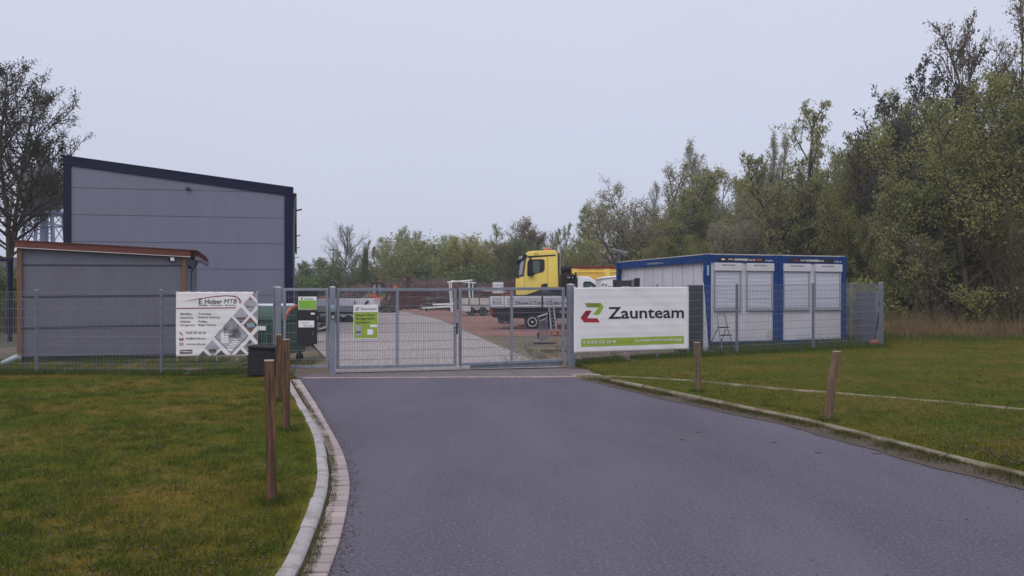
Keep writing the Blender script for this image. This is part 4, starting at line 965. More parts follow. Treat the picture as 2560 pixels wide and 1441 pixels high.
tpoly([(800,570),(910,570),(910,740),(830,755),(800,735)], -.018, -.0125, 'glassgrn', 'window_glass')
door = tpoly([(1024,500),(1028,500),(1036,940),(1032,940)], -.006, 0, 'seam', 'door_seam'); tpoly([(676,800),(680,800),(680,960),(676,960)], -.006, 0, 'seam', 'door_seam')
tpoly([(935,950),(945,925),(1010,905),(1018,915),(1015,945),(960,955)], -.012, 0, 'black', 'step_recess')
tpoly([(738,560),(755,540),(800,560),(800,760),(820,790),(740,800),(722,770)], -.26, -.10, 'blackpl', 'mirror', bevel=.03)
tpoly([(760,515),(785,525),(780,560),(755,555)], -.2, .0, 'blackpl', 'mirror_arm')
for q in (840, 875): MB().lathe([(.035,-.02),(.035,.005)], (tp(q,462)[0], 0, tp(q,462)[1]), 12, 'y').build('roof_lamp', M['black'], tk)
mb = MB()
for (X, Y, r_) in ((1015,385,.075),(1055,370,.085),(1070,375,.06)):
    c = tp(X, Y); mb.lathe([(r_*.9,-.10),(r_,-.04),(r_*.95,.04),(r_*.6,.09),(.01,.1)], (c[0], .4+(X % 3)*.5, c[1]), 12)
mb.build('beacon', M['lampor'], tk, smooth=True)
mb = MB(); c = tp(725, 415); mb.lathe([(.06,0),(.03,.05),(.025,.5)], (c[0], .6, c[1]), 10, 'x'); c = tp(908, 400); mb.tube((c[0], .5, c[1]-.1), (c[0], .5, c[1]+.06), .015); mb.build('air_horn', M['zinc'], tk)
c = tp(1170, 345); MB().lathe([(.03,c[1]+.1),(.07,c[1]+.06),(.09,c[1]-.2),(.09,c[1]-.5),(.07,1.2)], (c[0]+.12, .25, 0), 12).build('exhaust_stack', M['whitedirty'], tk, smooth=True)
tpoly([(1190,440),(1215,450),(1215,1200),(1190,1200)], .1, CW-.1, 'black', 'cab_rear_frame')
mb = MB(); mb.box(.2, 9.0, .55, CW-.55, .85, 1.15); mb.box(.0, 2.2, .1, CW-.1, .65, 1.75); mb.box(-.05, .3, 0, CW, .45, 1.55); mb.build('chassis', M['anthr'], tk, bevel=.02)
for x in (1.55, 5.6, 6.95): 
    wheel(x, .18, .53, .53, .32, tk, spokes=10); wheel(x, CW-.18, .53, .53, .32, tk, spokes=10)
mb = MB()
for k in range(10):
    a, b = math.pi*k/10, math.pi*(k+1)/10; mb.bar((1.55+.74*math.cos(a), .2, 1.0+.74*math.sin(a)), (1.55+.74*math.cos(b), .2, 1.0+.74*math.sin(b)), .45, .06, up=(0, 1, 0))
mb.build('mudguard', M['steelbl'], tk)
# tipper body
zT, zB = tp(0, 650)[1], 1.5
x0_, x1_ = tp(1400, 0)[0], tp(1400, 0)[0]+5.2
MB().box(x0_, x1_, .02, CW-.02, zB, zT-.1).build('tipper_body', M['yellow2'], tk, bevel=.02)
MB().box(x0_+.05, x1_+.05, -.03, CW+.03, zT-.1, zT+.03).build('top_rim', M['redrim'], tk, bevel=.01)
mb = MB()
for q in range(6): x = x0_+.1+q*1.62; mb.prism([(x,zB),(x+.12,zB),(x+.22,zT-.12),(x-.1,zT-.12)], -.03, .03)
mb.box(x0_+.2, x1_, -.02, .03, zT-.30, zT-.24); mb.build('side_rib', M['yellow'], tk)
mb = MB(); a = tp(1240, 660); b = tp(1400, 640)
mb.prism([tp(1225,690),tp(1260,655),tp(1385,640),tp(1395,690),tp(1290,700)], .3, CW-.3); mb.prism([tp(1280,700),tp(1385,690),tp(1385,780),tp(1280,790)], .5, CW-.5); mb.build('headboard_canopy', M['black'], tk)
mb = MB()
for q in (1290, 1320, 1350): mb.tube((tp(q,700)[0], .45, tp(q,700)[1]), (tp(q-8,780)[0], .45, tp(q,780)[1]), .035)
mb.build('hydraulic_hose', M['rust'], tk)
text('MEILLER', (tp(1500,0)[0], tp(1590,0)[0], tp(0,775)[1], tp(0,758)[1]), -.004, M['ink'], tk) if False else None

# white flatbed pickup in front of it
dP = 35.0; kp = dP/F
pk = thing('flatbed_truck', 'white flatbed truck with silver drop sides lettered with trades, parked behind the gate', 'truck', ((1226-1280)*kp, dP, 0))
def pp(px, py): return ((px-1226)*kp, CH+(H0-py)*kp)
bt, bb_ = pp(0, 741.5)[1], pp(0, 766)[1]; xe = pp(1441, 0)[0]
MB().box(0, xe, 0, 2.05, bb_-.06, bb_+.02).build('bed_floor', M['alu'], pk)
sb = MB().box(0, xe, -.02, .02, bb_, bt).build('side_board', M['alu'], pk)
mb = MB()
for (a, b) in ((.02, pp(1258,0)[0]), (pp(1264,0)[0], xe-.03)):
    mb.box(a, b, -.035, -.0201, bt-.05, bt); mb.box(a, b, -.035, -.0201, bb_, bb_+.04); mb.box(a, a+.05, -.035, -.0201, bb_+.04, bt-.05); mb.box(b-.05, b, -.035, -.0201, bb_+.04, bt-.05)
mb.build('board_frame', M['white'], pk)
MB().box(.0, xe, 2.03, 2.07, bb_, bt).build('side_board', M['alu'], pk); MB().box(-.04, -.0, 0, 2.07, bb_, bt).build('tailboard', M['alu'], pk)
mb = MB(); q = pp(1100+1415/5.54, 0)[0]; mb.box(q-.03, q+.03, -.06, -.036, bb_-.1, bt+.02); mb.build('board_latch', M['black'], pk)
text('Zäune | Tore | Geländer', (pp(1100+1032/5.54,0)[0], pp(1100+1800/5.54,0)[0], pp(0,680+470/5.54)[1], pp(0,680+408/5.54)[1]), -.024, M['ink'], pk, bold=.02)
text('Zaunteam', (pp(1237,0)[0], pp(1254,0)[0], pp(0,759)[1], pp(0,755)[1]), -.024, M['inkgrey'], pk)
MB().box(pp(1232,0)[0], pp(1235,0)[0], -.024, -.021, pp(0,759.5)[1], pp(0,754)[1]).build('emblem', M['inkdred'], pk)
# headboard ladder rack
a, b = pp(1403, 0)[0], pp(1446, 0)[0]; zt_ = pp(0, 688)[1]
mb = MB(); mb.box(xe-.08, xe+.02, -.02, .05, bt, zt_+.12); mb.box(xe-.08, xe+.02, 2.0, 2.07, bt, zt_+.12); mb.box(xe-.08, xe+.02, .05, 2.0, zt_-.12, zt_); mb.box(xe-.03, xe+.01, .05, 2.0, bt, zt_-.12); mb.build('headboard', M['black'], pk)
tbx = MB().box(a, xe-.09, .1, 1.95, bt-.1, zt_).build('tool_rack', M['blackpl'], pk, bevel=.01)
MB().box(a, xe-.09, .12, 1.93, zt_+.001, zt_+.05).build('rack_top', M['rust'], tbx)
MB().box(a+.03, xe-.1, .085, .0995, bt-.05, bt+.35).build('rack_window', M['glass'], tbx)
mb = MB()
for q in (.3, .36, .52, .7): mb.box(a+q, a+q+.035, .08, .0995, zt_-.13, zt_-.09)
mb.build('reflector', M['whitep'], tbx)
# cab
c0 = xe+.05; zr = pp(0, 691)[1]
cabp = [(c0,.55),(c0,zr-.08),(c0+.06,zr),(c0+.55,zr-.02),(c0+.85,zr-.22),(c0+1.25,zr-.62),(c0+1.42,zr-.95),(c0+1.9,zr-1.12),(c0+2.15,zr-1.35),(c0+2.22,.45),(c0+1.95,.38),(c0+1.85,.75),(c0+1.55,.9),(c0+1.25,.75),(c0+1.15,.38),(c0,.4)]
MB().prism(cabp, .03, 2.0).build('cab_body', M['white'], pk, bevel=.05)
MB().prism([(c0+.30,zr-.92),(c0+.26,zr-.35),(c0+.32,zr-.24),(c0+.60,zr-.24),(c0+.80,zr-.38),(c0+1.12,zr-.72),(c0+1.2,zr-.95)], .012, .0295).build('door_window', M['black'], pk)
MB().prism([(c0+.34,zr-.88),(c0+.31,zr-.35),(c0+.58,zr-.30),(c0+.75,zr-.43),(c0+1.0,zr-.70),(c0+.7,zr-.62)], .006, .0115).build('window_glass', M['glassgrn'], pk)
MB().prism([(c0+.72,zr-.1),(c0+1.36,zr-.8),(c0+1.33,zr-.86),(c0+.7,zr-.14)], .15, 1.88).build('windscreen', M['glass'], pk)
MB().box(c0+1.0, c0+1.1, -.18, -.0, zr-.98, zr-.74).build('mirror', M['black'], pk, bevel=.02)
MB().box(c0+2.1, c0+2.24, .1, .4, .85, 1.05).build('headlight', M['glass'], pk, bevel=.02); MB().box(c0+2.1, c0+2.24, 1.63, 1.93, .85, 1.05).build('headlight', M['glass'], pk, bevel=.02)
mb = MB(); mb.box(.3, c0+1.2, .5, 1.55, .5, .72); mb.box(1.0, 2.9, .3, 1.75, .72, bb_-.06); mb.box(.1, .9, .2, 1.8, .55, .95); mb.build('chassis', M['black'], pk)
wx_ = pp(1331, 0)[0]
wheel(wx_, .15, .35, .35, .22, pk, hub='whitedirty', spokes=8); wheel(wx_, 1.9, .35, .35, .22, pk); wheel(c0+1.55, .15, .35, .35, .22, pk); wheel(c0+1.55, 1.9, .35, .35, .22, pk)
MB().box(.0, .12, .1, .35, .75, .88).build('tail_light', M['inkdred'], pk); MB().box(.0, .12, 1.7, 1.95, .75, .88).build('tail_light', M['inkdred'], pk)
mb = MB(); mb.box(-.02, .18, .3, .9, .62, .95); mb.build('tow_bar', M['brick'], pk)

# white panel van in front of tipper, mostly hidden by banner
vn = thing('panel_van', 'white van with company name, mostly hidden behind the large banner and container', 'van', (3.62, 31.0, 0), .0)
kv = 31/F
MB().prism([(0,.35),(0,zs(697,31)),(.05,zs(693,31)),(1.0,zs(688,31)),(4.2,2.42),(4.6,2.3),(5.3,1.5),(5.6,1.3),(5.7,.4)], 0, 1.9).build('van_body', M['white'], vn, bevel=.06)
MB().prism([(-.02,zs(700,31)),(.0,zs(696,31)),(1.0,zs(690.5,31)),(3.8,2.47),(3.8,2.44),(1.0,zs(692.5,31))], -.02, 1.92).build('roof_rail', M['frame'], vn)
text('Zaunteam', ((1507-1500)*kv, (1507-1500)*kv+1.05, zs(722, 31), zs(711.5, 31)), -.006, M['ink'], vn)
MB().prism([(.02,zs(716,31)),(.1,zs(716,31)),(.13,zs(709,31)),(.05,zs(709,31))], -.006, -.001).build('emblem', M['green2'], vn)
MB().prism([(4.0,1.45),(4.0,2.2),(4.5,2.15),(5.1,1.45)], -.008, -.002).build('door_window', M['glass'], vn)
for x in (.9, 4.6): wheel(x, .1, .34, .34, .2, vn, spokes=6); wheel(x, 1.8, .34, .34, .2, vn, spokes=6)

car = thing('parked_car', 'white parked car seen from behind, mostly hidden by the banner with diamond pictures', 'car', (-7.35, 21.6, -.02), .05)
MB().prism([(0,.28),(-.02,.75),(.08,.92),(.45,.96),(3.0,.92),(3.85,.82),(4.1,.6),(4.12,.3)], -.88, .88, plane='yz').build('body', M['white'], car, smooth=True, bevel=.05)
MB().prism([(.10,.92),(.42,1.28),(.8,1.36),(1.9,1.37),(2.3,1.30),(3.0,.92)], -.72, .72, plane='yz').build('roof_and_pillars', M['white'], car, bevel=.05)
MB().add([(-.62,.16,.97),(.62,.16,.97),(.56,.39,1.24),(-.56,.39,1.24)], [(0,1,2,3)]).build('rear_window', M['glass'], car)
for q in (-1, 1):
    MB().prism([(.45,.98),(.62,1.27),(1.9,1.29),(2.6,.98)], q*.728, q*.735, plane='yz').build('side_window', M['glass'], car)
    MB().box(q*.80-.07, q*.80+.07, -.035, .03, .66, .84).build('tail_light', M['inkdred'], car, bevel=.01)
    for y_ in (.75, 3.3): MB().lathe([(.12,-.1),(.30,-.1),(.32,-.07),(.32,.07),(.30,.1),(.12,.1)], (q*.80, y_, .32), 20, 'x').build('wheel', M['rubber'], car, smooth=True)
MB().box(-.26, .26, -.045, -.02, .55, .66).build('number_plate', M['whitep'], car)
MB().box(-.84, .84, -.06, .1, .32, .5).build('bumper', M['whitedirty'], car, bevel=.03)

# ------------------------------------------------------------------ things in the yard
def yz(py, d): return CH+(H0-py)*d/F
def yx(px, d): return (px-1280)*d/F
# low white trailer left
d = 46.0; t = thing('flatbed_trailer', 'long white sided trailer on the pale paving behind the left gate leaf', 'trailer', (yx(790, d), d, 0))
L_ = yx(936, d)-yx(790, d)
MB().box(0, L_, 0, 2.1, yz(767, d), yz(747.5, d)).build('side_board', M['white'], t, bevel=.01)
MB().box(0, L_*.62, .02, 2.08, yz(781, d), yz(767.5, d)).build('lower_box', mat('pale_green_grey', (.33, .37, .32)), t)
MB().box(L_*.40, L_*.64, .0, .018, yz(779, d), yz(769, d)).build('side_flap', M['frame'], t)
mb = MB(); mb.box(0, L_*.8, .2, 1.9, yz(784, d), yz(781, d)); mb.box(.1, L_*.7, .3, 1.8, .25, yz(785, d)); mb.build('chassis', M['black'], t)
for x in (.6, 1.4): wheel(x, .12, .3, .3, .2, t, spokes=6); wheel(x, 2.0, .3, .3, .2, t, spokes=6)
mb = MB(); mb.box(L_*.66, L_*.66+.06, -.1, -.04, .45, yz(757, d)+.1); mb.bar((L_*.84, -.1, yz(763, d)), (L_*.9, -.1, yz(752, d)), .1); mb.build('winch_post', M['black'], t)
d = 43.5; t = thing('car_trailer', 'low pale trailer with black deck edge in front of the long white trailer', 'trailer', (yx(800, d), d, 0)); L_ = yx(886, d)-yx(800, d)
MB().box(0, L_, 0, 1.6, yz(794, d), yz(785, d)).build('side_board', M['whitedirty'], t, bevel=.01); MB().box(-.02, L_+.1, -.03, 1.62, yz(784.5, d), yz(780, d)).build('deck', M['black'], t)
for k in range(3): wheel(.4+k*.62, .0, .22, .22, .16, t, spokes=5); wheel(.4+k*.62, 1.6, .22, .22, .16, t, spokes=5)
MB().bar((L_, .8, .4), (L_+1.0, .8, .4), .08).build('drawbar', M['black'], t)
# orange excavator
d = 70.0; t = thing('excavator', 'small orange excavator with black framed cab at the back of the yard', 'excavator', (yx(945, d), d, 0))
k = d/F
mb = MB(); X0, X1 = yx(928,d)-yx(945,d), yx(958,d)-yx(945,d); zt_ = yz(708.5, d); zb_ = yz(736, d)
for x in (X0, X0+.45, X1-.45, X1):
    for y in (0, 1.1): mb.bar((x if zb_ else x, y, zb_), (x+(.1 if x < 0 else -.15), y, zt_), .09)
mb.box(X0+.02, X1-.1, -.08, 1.18, zt_-.05, zt_+.05); mb.build('cab_frame', M['black'], t)
MB().box(X0+.15, X1-.3, .06, 1.04, zb_+.1, zt_-.12).build('cab_glass', M['frame'], t)
MB().prism([(X0-.1,yz(752,d)),(X0-.1,zb_-.02),(-.1,zb_-.02),(0,yz(744,d)),(X1+.05,yz(746,d)),(X1,yz(754,d))], -.2, 1.5).build('engine_body', M['orange'], t, bevel=.05)
MB().box(X0-.3, X1+.2, -.35, .1, .02, yz(762, d)).build('track', M['rubber'], t, bevel=.15); MB().box(X0-.3, X1+.2, 1.2, 1.65, .02, yz(762, d)).build('track', M['rubber'], t, bevel=.15)
MB().box(X0, X1-.1, .1, 1.2, .3, yz(752, d)).build('undercarriage', M['black'], t)
mb = MB(); q = lambda px, py: (yx(px,d)-yx(945,d), .5, yz(py,d)); mb.bar(q(960,750), q(970,728), .2); mb.bar(q(970,728), q(984,716), .2); mb.bar(q(984,716), q(996,726), .17); mb.bar(q(996,726), q(997,748), .14); mb.build('boom', M['rust'], t, bevel=.03)
MB().bar(q(982,716), q(992,722), .25, .3).build('boom_cover', M['orange'], t, bevel=.03)
mb = MB(); mb.prism([(q(990,0)[0],.1),(q(1004,0)[0],.15),(q(1006,0)[0],.9),(q(994,0)[0],1.0)], .1, .9); mb.build('bucket', M['rust'], t)
# rusty skip
d = 84.0; t = thing('steel_skip', 'large rust red ribbed steel container at the back of the red gravel', 'container', (yx(976, d), d, 0)); L_ = yx(1066, d)-yx(976, d)
MB().box(0, L_, 0, 2.3, .15, yz(730, d)).build('wall', M['rust'], t)
mb = MB()
for q_ in range(11): mb.box(q_*L_/10.5, q_*L_/10.5+.12, -.1, .0, .15, yz(730, d)-.1)
mb.box(-.05, L_+.05, -.12, 2.4, yz(730, d)-.1, yz(730, d)+.05); mb.build('rib', M['rust'], t)
mb = MB(); mb.box(.2, L_-.2, .1, 2.1, .0, .15); mb.build('skid', M['black'], t)
d = 80.0; t = thing('steel_column', 'dark brown steel column with flat head standing before the rusty container', 'column', (yx(1021, d), d, 0))
MB().box(-.17, .17, -.17, .17, 0, yz(694, d)).build('shaft', M['rust'], t); MB().box(-.42, .42, -.4, .4, yz(694, d)-.05, yz(690, d)).build('head_plate', M['rust'], t)
mb = MB(); mb.box(-.35, .35, -.35, .35, 0, .08); mb.build('foot_plate', M['rust'], t)
d = 90.0; t = thing('chimney_stack', 'black round tank with small pipe on top behind the rusty container', 'tank', (yx(1055, d), d, 0))
MB().lathe([(.42,0),(.42,yz(714,d)),(.36,yz(712,d))], n=18).build('tank', M['black'], t, smooth=True); MB().lathe([(.14,yz(712,d)),(.14,yz(706,d))], n=12).build('pipe', M['black'], t)
# scrap piles of bars
def pile(name, label, px0, px1, pyt, d, m, n, seed, cat='scrap pile', ln=2.5, dep=2.5):
    t = thing(name, label, cat, (yx((px0+px1)/2, d), d, 0)); w2 = (px1-px0)/2*d/F; hh = yz(pyt, d); rg = random.Random(seed)
    for mm, cnt in m:
        mb = MB()
        for _ in range(cnt):
            x = rg.uniform(-w2, w2); env = hh*(1-(abs(x)/w2)**2*.6); z = rg.uniform(.05, env)
            a = rg.gauss(0, .5); l = rg.uniform(.4, 1)*ln/2; el = rg.gauss(0, .12); y = rg.uniform(0, dep)
            dv = Vector((math.cos(a)*l, math.sin(a)*l, el*l)); c = Vector((x, y, z)); s_ = rg.uniform(.05, .16)
            lo = min(c.z-abs(dv.z), 0); c.z -= lo
            mb.bar(c-dv, c+dv, s_, s_*rg.uniform(.4, 1))
        mb.build('scrap', M[mm], t)
    MB().prism([(-w2, 0), (-w2*.7, hh*.45), (0, hh*.62), (w2*.7, hh*.45), (w2, 0)], .3, dep-.2).build('pile_core', M['soil'], t)
    return t
pile('timber_pile', 'low untidy pile of reddish and pale timber under the white tank', 1188, 1292, 728, 62, [('brick', 60), ('barkp', 40), ('rust', 60), ('whitedirty', 14)], 0, 3)
pile('scrap_pile', 'tangle of pale branches and scrap right of the rusty container', 1064, 1120, 742, 76, [('barkp', 70), ('bark', 50), ('whitedirty', 10)], 0, 4)
pile('scrap_pile', 'grey scrap heap between the orange excavator and the rusty container', 950, 982, 750, 66, [('barkp', 50), ('zinc', 30), ('rust', 30)], 0, 5, ln=1.4, dep=1.5)
pile('scrap_pile', 'rubble heap right of the black letter box on the paving', 796, 816, 789, 33, [('whitedirty', 30), ('bark', 40), ('weed', 20)], 0, 6, ln=.5, dep=.7)
# white scaffold trestles
d = 68; t = thing('scaffold_frame', 'white tube scaffold trestle standing in front of the mound', 'scaffold', (yx(1118, d), d, 0)); q = lambda px, py, y=0: (yx(px,d)-yx(1118,d), y, yz(py,d))
mb = MB(); r_ = .055
for a, b in ((q(1118,706), q(1181,701)), (q(1128,703), q(1188,708,1.2)), (q(1128,703), (q(1131,0)[0],0,0)), (q(1121,706,1.0), (q(1126,0)[0],1.0,0)), (q(1172,702), (q(1176,0)[0],0,0)), (q(1180,705,1.2), (q(1181,0)[0],1.2,0))): mb.tube(a, b, r_)
mb.build('tube_frame', M['whitep'], t)
d = 72; t = thing('green_cabin', 'small dark green machine cabin behind the white scaffold', 'cabin', (yx(1166, d), d, 0))
mb = MB(); L_ = 25*d/F; mb.box(0, L_, 0, 1.0, .9, yz(701, d)); mb.build('cabin', M['binG'], t, bevel=.05); MB().box(.2, L_-.15, -.012, 0, 2.0, yz(703, d)-.1).build('window', M['glass'], t)
MB().box(-.2, L_+.2, -.1, 1.1, .35, .9).build('base', M['orange'], t, bevel=.05)
for x in (.1, L_-.1): wheel(x, .0, .35, .35, .25, t, spokes=5)
# IBC on pallet stack
d = 58; t = thing('water_tank', 'white caged plastic water tank on top of pallets left of the yellow truck', 'tank', (yx(1231, d), d, 0)); L_ = 28*d/F
pz = yz(717, d)-.55
zt_ = yz(705.5, d)
MB().box(.02, L_-.02, .02, 1.0, pz+.02, zt_-.02).build('tank_body', M['ibc'], t, bevel=.06)
mb = MB()
for k in range(7): x = L_*k/6; mb.box(x-.007, x+.007, -.01, .014, pz, zt_)
for k in range(5): z_ = pz+(zt_-pz)*k/4; mb.box(0, L_, -.014, .010, z_-.007, z_+.007)
mb.build('cage', M['zinc'], t)
mb = MB()
for k in range(int(pz/.14)): mb.box(0, L_, 0, 1.05, k*.14, k*.14+.03); mb.box(0, .1, 0, 1.05, k*.14+.03, k*.14+.14); mb.box(L_-.1, L_, 0, 1.05, k*.14+.03, k*.14+.14)
mb.build('pallet', M['barkp'], t)
# two beige trailers
d = 57.0; t = thing('car_trailer', 'beige sided trailer with black wheels standing on the red gravel', 'trailer', (yx(1147, d), d, 0)); L_ = yx(1224, d)-yx(1147, d)
mb = MB(); mb.box(0, L_, 0, 1.7, yz(762, d), yz(746, d)); mb.build('side_board', M['whitedirty'], t)
mb = MB()
for q_ in range(4): mb.box(q_*L_/3-.03, q_*L_/3+.03, -.03, -.001, yz(763, d), yz(745, d))
mb.build('stanchion', M['seam'], t)
MB().box(.2, L_, .1, 1.6, yz(776, d), yz(763, d)).build('lower_box', M['alu'], t); MB().box(.0, .9, -.05, 1.5, .3, yz(766, d)).build('tool_box', M['whitedirty'], t, bevel=.05)
for x in (.9, L_-.5): wheel(x, .1, .33, .33, .22, t, spokes=5); wheel(x, 1.6, .33, .33, .22, t, spokes=5)
d = 42; t = thing('tow_hitch_unit', 'small compressor with red box and dark wheels left of the flatbed truck wheel', 'compressor', (yx(1238, d), d, 0))
L_ = 40*d/F
MB().box(0, .32, 0, .6, .45, yz(771, d)).build('fuel_box', M['brick'], t, bevel=.02); MB().box(.25, L_, .1, .9, .35, .8).build('engine_body', M['anthr'], t, bevel=.05)
for x in (.35, .75): wheel(x, .1, .22, .22, .15, t, spokes=5)
# white slabs
d = 72; t = thing('beam_stack', 'long white beams lying on the red gravel before the scaffold', 'beams', (yx(1056, d), d, 0))
mb = MB(); L_ = 76*d/F
mb.bar((0, 0, yz(768, d)-.1), (L_, 0, yz(766, d)), .3, .14); mb.bar((.9, .9, yz(762, d)), (L_+.1, .7, yz(760, d)), .3, .14); mb.build('beam', M['whitep'], t)
mb = MB()
for x in (.3, L_-.4): mb.box(x, x+.12, -.2, 1.1, 0, yz(769, d)-.05)
mb.build('support', M['black'], t)

# leaning fence element, aluminium ladder, pallet
d = 25.0; t = thing('railing_element', 'galvanised railing element standing skewed on the soil behind the right gate leaf', 'railing', (yx(1350, d), d, 0))
q = lambda X, Y, y=0: (yx(1100+X/5.54,d)-yx(1350,d), y, max(.01, yz(680+Y/5.54,d)))
mb = MB(); mb.tube(q(1352,628), q(1488,582), .03); mb.tube(q(1385,682), q(1475,645), .018); mb.bar(q(1375,640), q(1388,960), .04); mb.bar(q(1478,590), q(1488,910), .04); mb.bar(q(1395,955), q(1488,915), .035); mb.build('frame', M['zinc'], t)
mb = MB()
for k in range(1, 10):
    f_ = k/10; X = 1385+100*f_; mb.bar(q(X, 680-38*f_), q(X+8, 950-36*f_), .012)
mb.build('bar', M['zinc'], t)
mb = MB(); mb.box(q(1355,0)[0]-.02, q(1355,0)[0]+.03, -.05, 0, q(0,925)[2], q(0,840)[2]); mb.box(q(1300,0)[0], q(1600,0)[0], -.1, .3, 0, .05); mb.build('foot', M['black'], t)
d = 31.0; t = thing('extension_ladder', 'aluminium ladder leaning against the flatbed truck, behind the right gate leaf', 'ladder', (yx(1384, d), d, 0)); q = lambda X, Y, y=0: (yx(1100+X/5.54,d)-yx(1384,d), y, yz(680+Y/5.54,d))
mb = MB(); mb.bar((q(1540,0)[0],0,.12), (q(1558,0)[0],3.6,q(0,430)[2]+.1), .05, .1); mb.bar((q(1600,0)[0]+.04,0,.12), (q(1625,0)[0],3.6,q(0,430)[2]+.1), .05, .1); mb.build('rail', M['zinc'], t)
for k in range(9): f_ = (k+.5)/9; z_ = .12+(q(0,430)[2]-.02)*f_; MB().bar((q(1540,0)[0], 3.6*f_, z_), (q(1615,0)[0], 3.6*f_, z_), .05).build('rung', M['zinc'], t)
d = 29.5; t = thing('wooden_bench', 'low reddish wooden pallet below the aluminium ladder', 'pallet', (yx(1376, d), d, 0))
mb = MB()
for k in range(5): mb.box(0, .62, k*.14, k*.14+.1, .18, .21)
for x in (.02, .3, .56): mb.box(x, x+.05, 0, .66, .0, .179)
mb.build('pallet_boards', M['brick'], t)
t = thing('plank', 'dark plank lying on the soil near the gate post', 'plank', (1.2, 21.5, .03), .1); MB().box(-.4, .7, -.06, .06, 0, .04).build('plank_board', M['bark'], t)
t = thing('plank', 'dark plank seen under the left end of the large banner', 'plank', (2.35, 20.6, .08), -.05); MB().box(-.5, .5, -.06, .06, 0, .05).build('plank_board', M['bark'], t)
t = thing('green_skip', 'dark green skip far behind the narrow gate', 'skip', (yx(744, 60), 60, 0)); L_ = 50*60/F
MB().prism([(0.2,.2),(L_-.2,.2),(L_,yz(729,60)),(0,yz(729,60))], 0, 2).build('skip_body', M['binG'], t); MB().box(-.05, L_+.05, -.06, 2.06, yz(731, 60), yz(728, 60)).build('rim', M['binG'], t)
mb = MB(); 
for k in range(5): mb.box(.2+k*(L_-.4)/4-.05, .2+k*(L_-.4)/4+.05, -.05, .0, .4, yz(731, 60))
mb.build('rib', M['black'], t)
t = thing('tractor', 'small orange tractor beyond the letter box', 'tractor', (yx(797, 55), 55, 0)); L_ = 1.0
MB().box(0, .95, 0, 1.2, yz(757, 55), yz(742, 55)).build('bonnet', M['orange'], t, bevel=.05)
mb = MB(); mb.box(-.2, 1.1, .1, 1.1, .45, yz(757, 55)); mb.build('chassis', M['black'], t)
for x in (-.1, .9): wheel(x, .0, .42, .42, .3, t, spokes=5); wheel(x, 1.2, .42, .42, .3, t, spokes=5)
# utility pole far left of bare tree
t = thing('utility_pole', 'thin wooden pole beside the bare tree in the distance', 'pole', (yx(833, 95), 95, 0)); MB().tube((0,0,0), (0,0,yz(622, 95)), .09, .06).build('pole', M['bark'], t); MB().box(-.5, .5, -.05, .05, yz(626, 95), yz(624, 95)).build('crossarm', M['bark'], t)

# plastic canister at far left
t = thing('plastic_sheet', 'crumpled clear plastic bundle at the left corner of the shed', 'plastic bundle', (yx(25, 17.8), 17.8, -.06))
mb = MB(); mb.tube((-.18,0,.08), (.18,.05,.24), .06, .075, n=9); mb.tube((-.24,0,.05), (-.18,0,.08), .02, .06, n=9); mb.build('bundle', mat('clear_plastic', (.4,.45,.47), .25), t, smooth=True)

# ------------------------------------------------------------------ trees
def skeleton(rg, H, r0, stems=1, n1=16, n2=6, n3=3, start=.2, spread=.32, up=.5, shape=None, droop=0, wob=.06, curl=.3):
    lines = []; tips = []
    def line(p, d, L, r, lv, seg):
        pts = [p.copy()]; rad = [r]; dd = d.copy()
        for k in range(seg):
            dd = dd+Vector((rg.gauss(0, wob), rg.gauss(0, wob), rg.gauss(0, wob)))*(1+lv*.6)
            if lv == 1: dd.z += up*.12
            if lv >= 2: dd.z += (up*.06-droop*.22)
            dd.normalize(); p = p+dd*(L/seg); pts.append(p.copy()); rad.append(r*(1-.8*(k+1)/seg)+.004)
        lines.append((pts, rad, lv)); return pts, rad
    def at(pts, f):
        s = f*(len(pts)-1); i = min(int(s), len(pts)-2); return pts[i].lerp(pts[i+1], s-i), (pts[i+1]-pts[i]).normalized()
    shp = shape or (lambda t: math.sin(math.pi*min(1, .15+.85*t))**.7)
    for s in range(stems):
        a = rg.uniform(0, 6.28); ln = 0 if stems == 1 else rg.uniform(.08, .38)
        d0 = Vector((math.cos(a)*ln, math.sin(a)*ln, 1)).normalized(); Hs = H*(1 if s == 0 else rg.uniform(.65, .97)); rs = r0*(1 if stems == 1 else .6)
        tp_, rd = line(Vector((math.cos(a)*.2*(stems > 1), math.sin(a)*.2*(stems > 1), -.2)), d0, Hs, rs, 0, 9)
        n = max(3, int(n1/(stems**.5)))
        for i in range(n):
            f = start+(1-start)*((i+rg.random())/n)*.97; p, dr = at(tp_, f); t = (f-start)/(1-start)
            az = i*2.4+rg.uniform(-.5, .5); L = H*spread*shp(t)*rg.uniform(.65, 1.2)+.04*H
            el = up*(.5+.7*t)+rg.uniform(-.15, .15)
            d1 = Vector((math.cos(az)*math.cos(el), math.sin(az)*math.cos(el), math.sin(el)))
            lp, lr = line(p, d1, L, rs*(1-.8*f)*.55+.008, 1, 5)
            for j in range(n2):
                g = .2+.8*(j+rg.random())/n2; p2, dr2 = at(lp, min(1, g))
                d2 = (dr2+Vector((rg.gauss(0, 1), rg.gauss(0, 1), rg.gauss(.2, .7))).normalized()*.9).normalized()
                l2 = L*.42*rg.uniform(.6, 1.2)*(1.15-.5*g); bp_, br = line(p2, d2, l2, .010+.004*L, 2, 3)
                for k in range(n3):
                    g3 = .25+.75*(k+rg.random())/n3; p3, dr3 = at(bp_, min(1, g3))
                    d3 = (dr3+Vector((rg.gauss(0, 1), rg.gauss(0, 1), rg.gauss(.1, .8))).normalized()*.9).normalized()
                    t3, _ = line(p3, d3, l2*.5*rg.uniform(.6, 1.2), .007, 3, 2)
                    tips.append(t3)
                tips.append(bp_[1:])
    return lines, tips
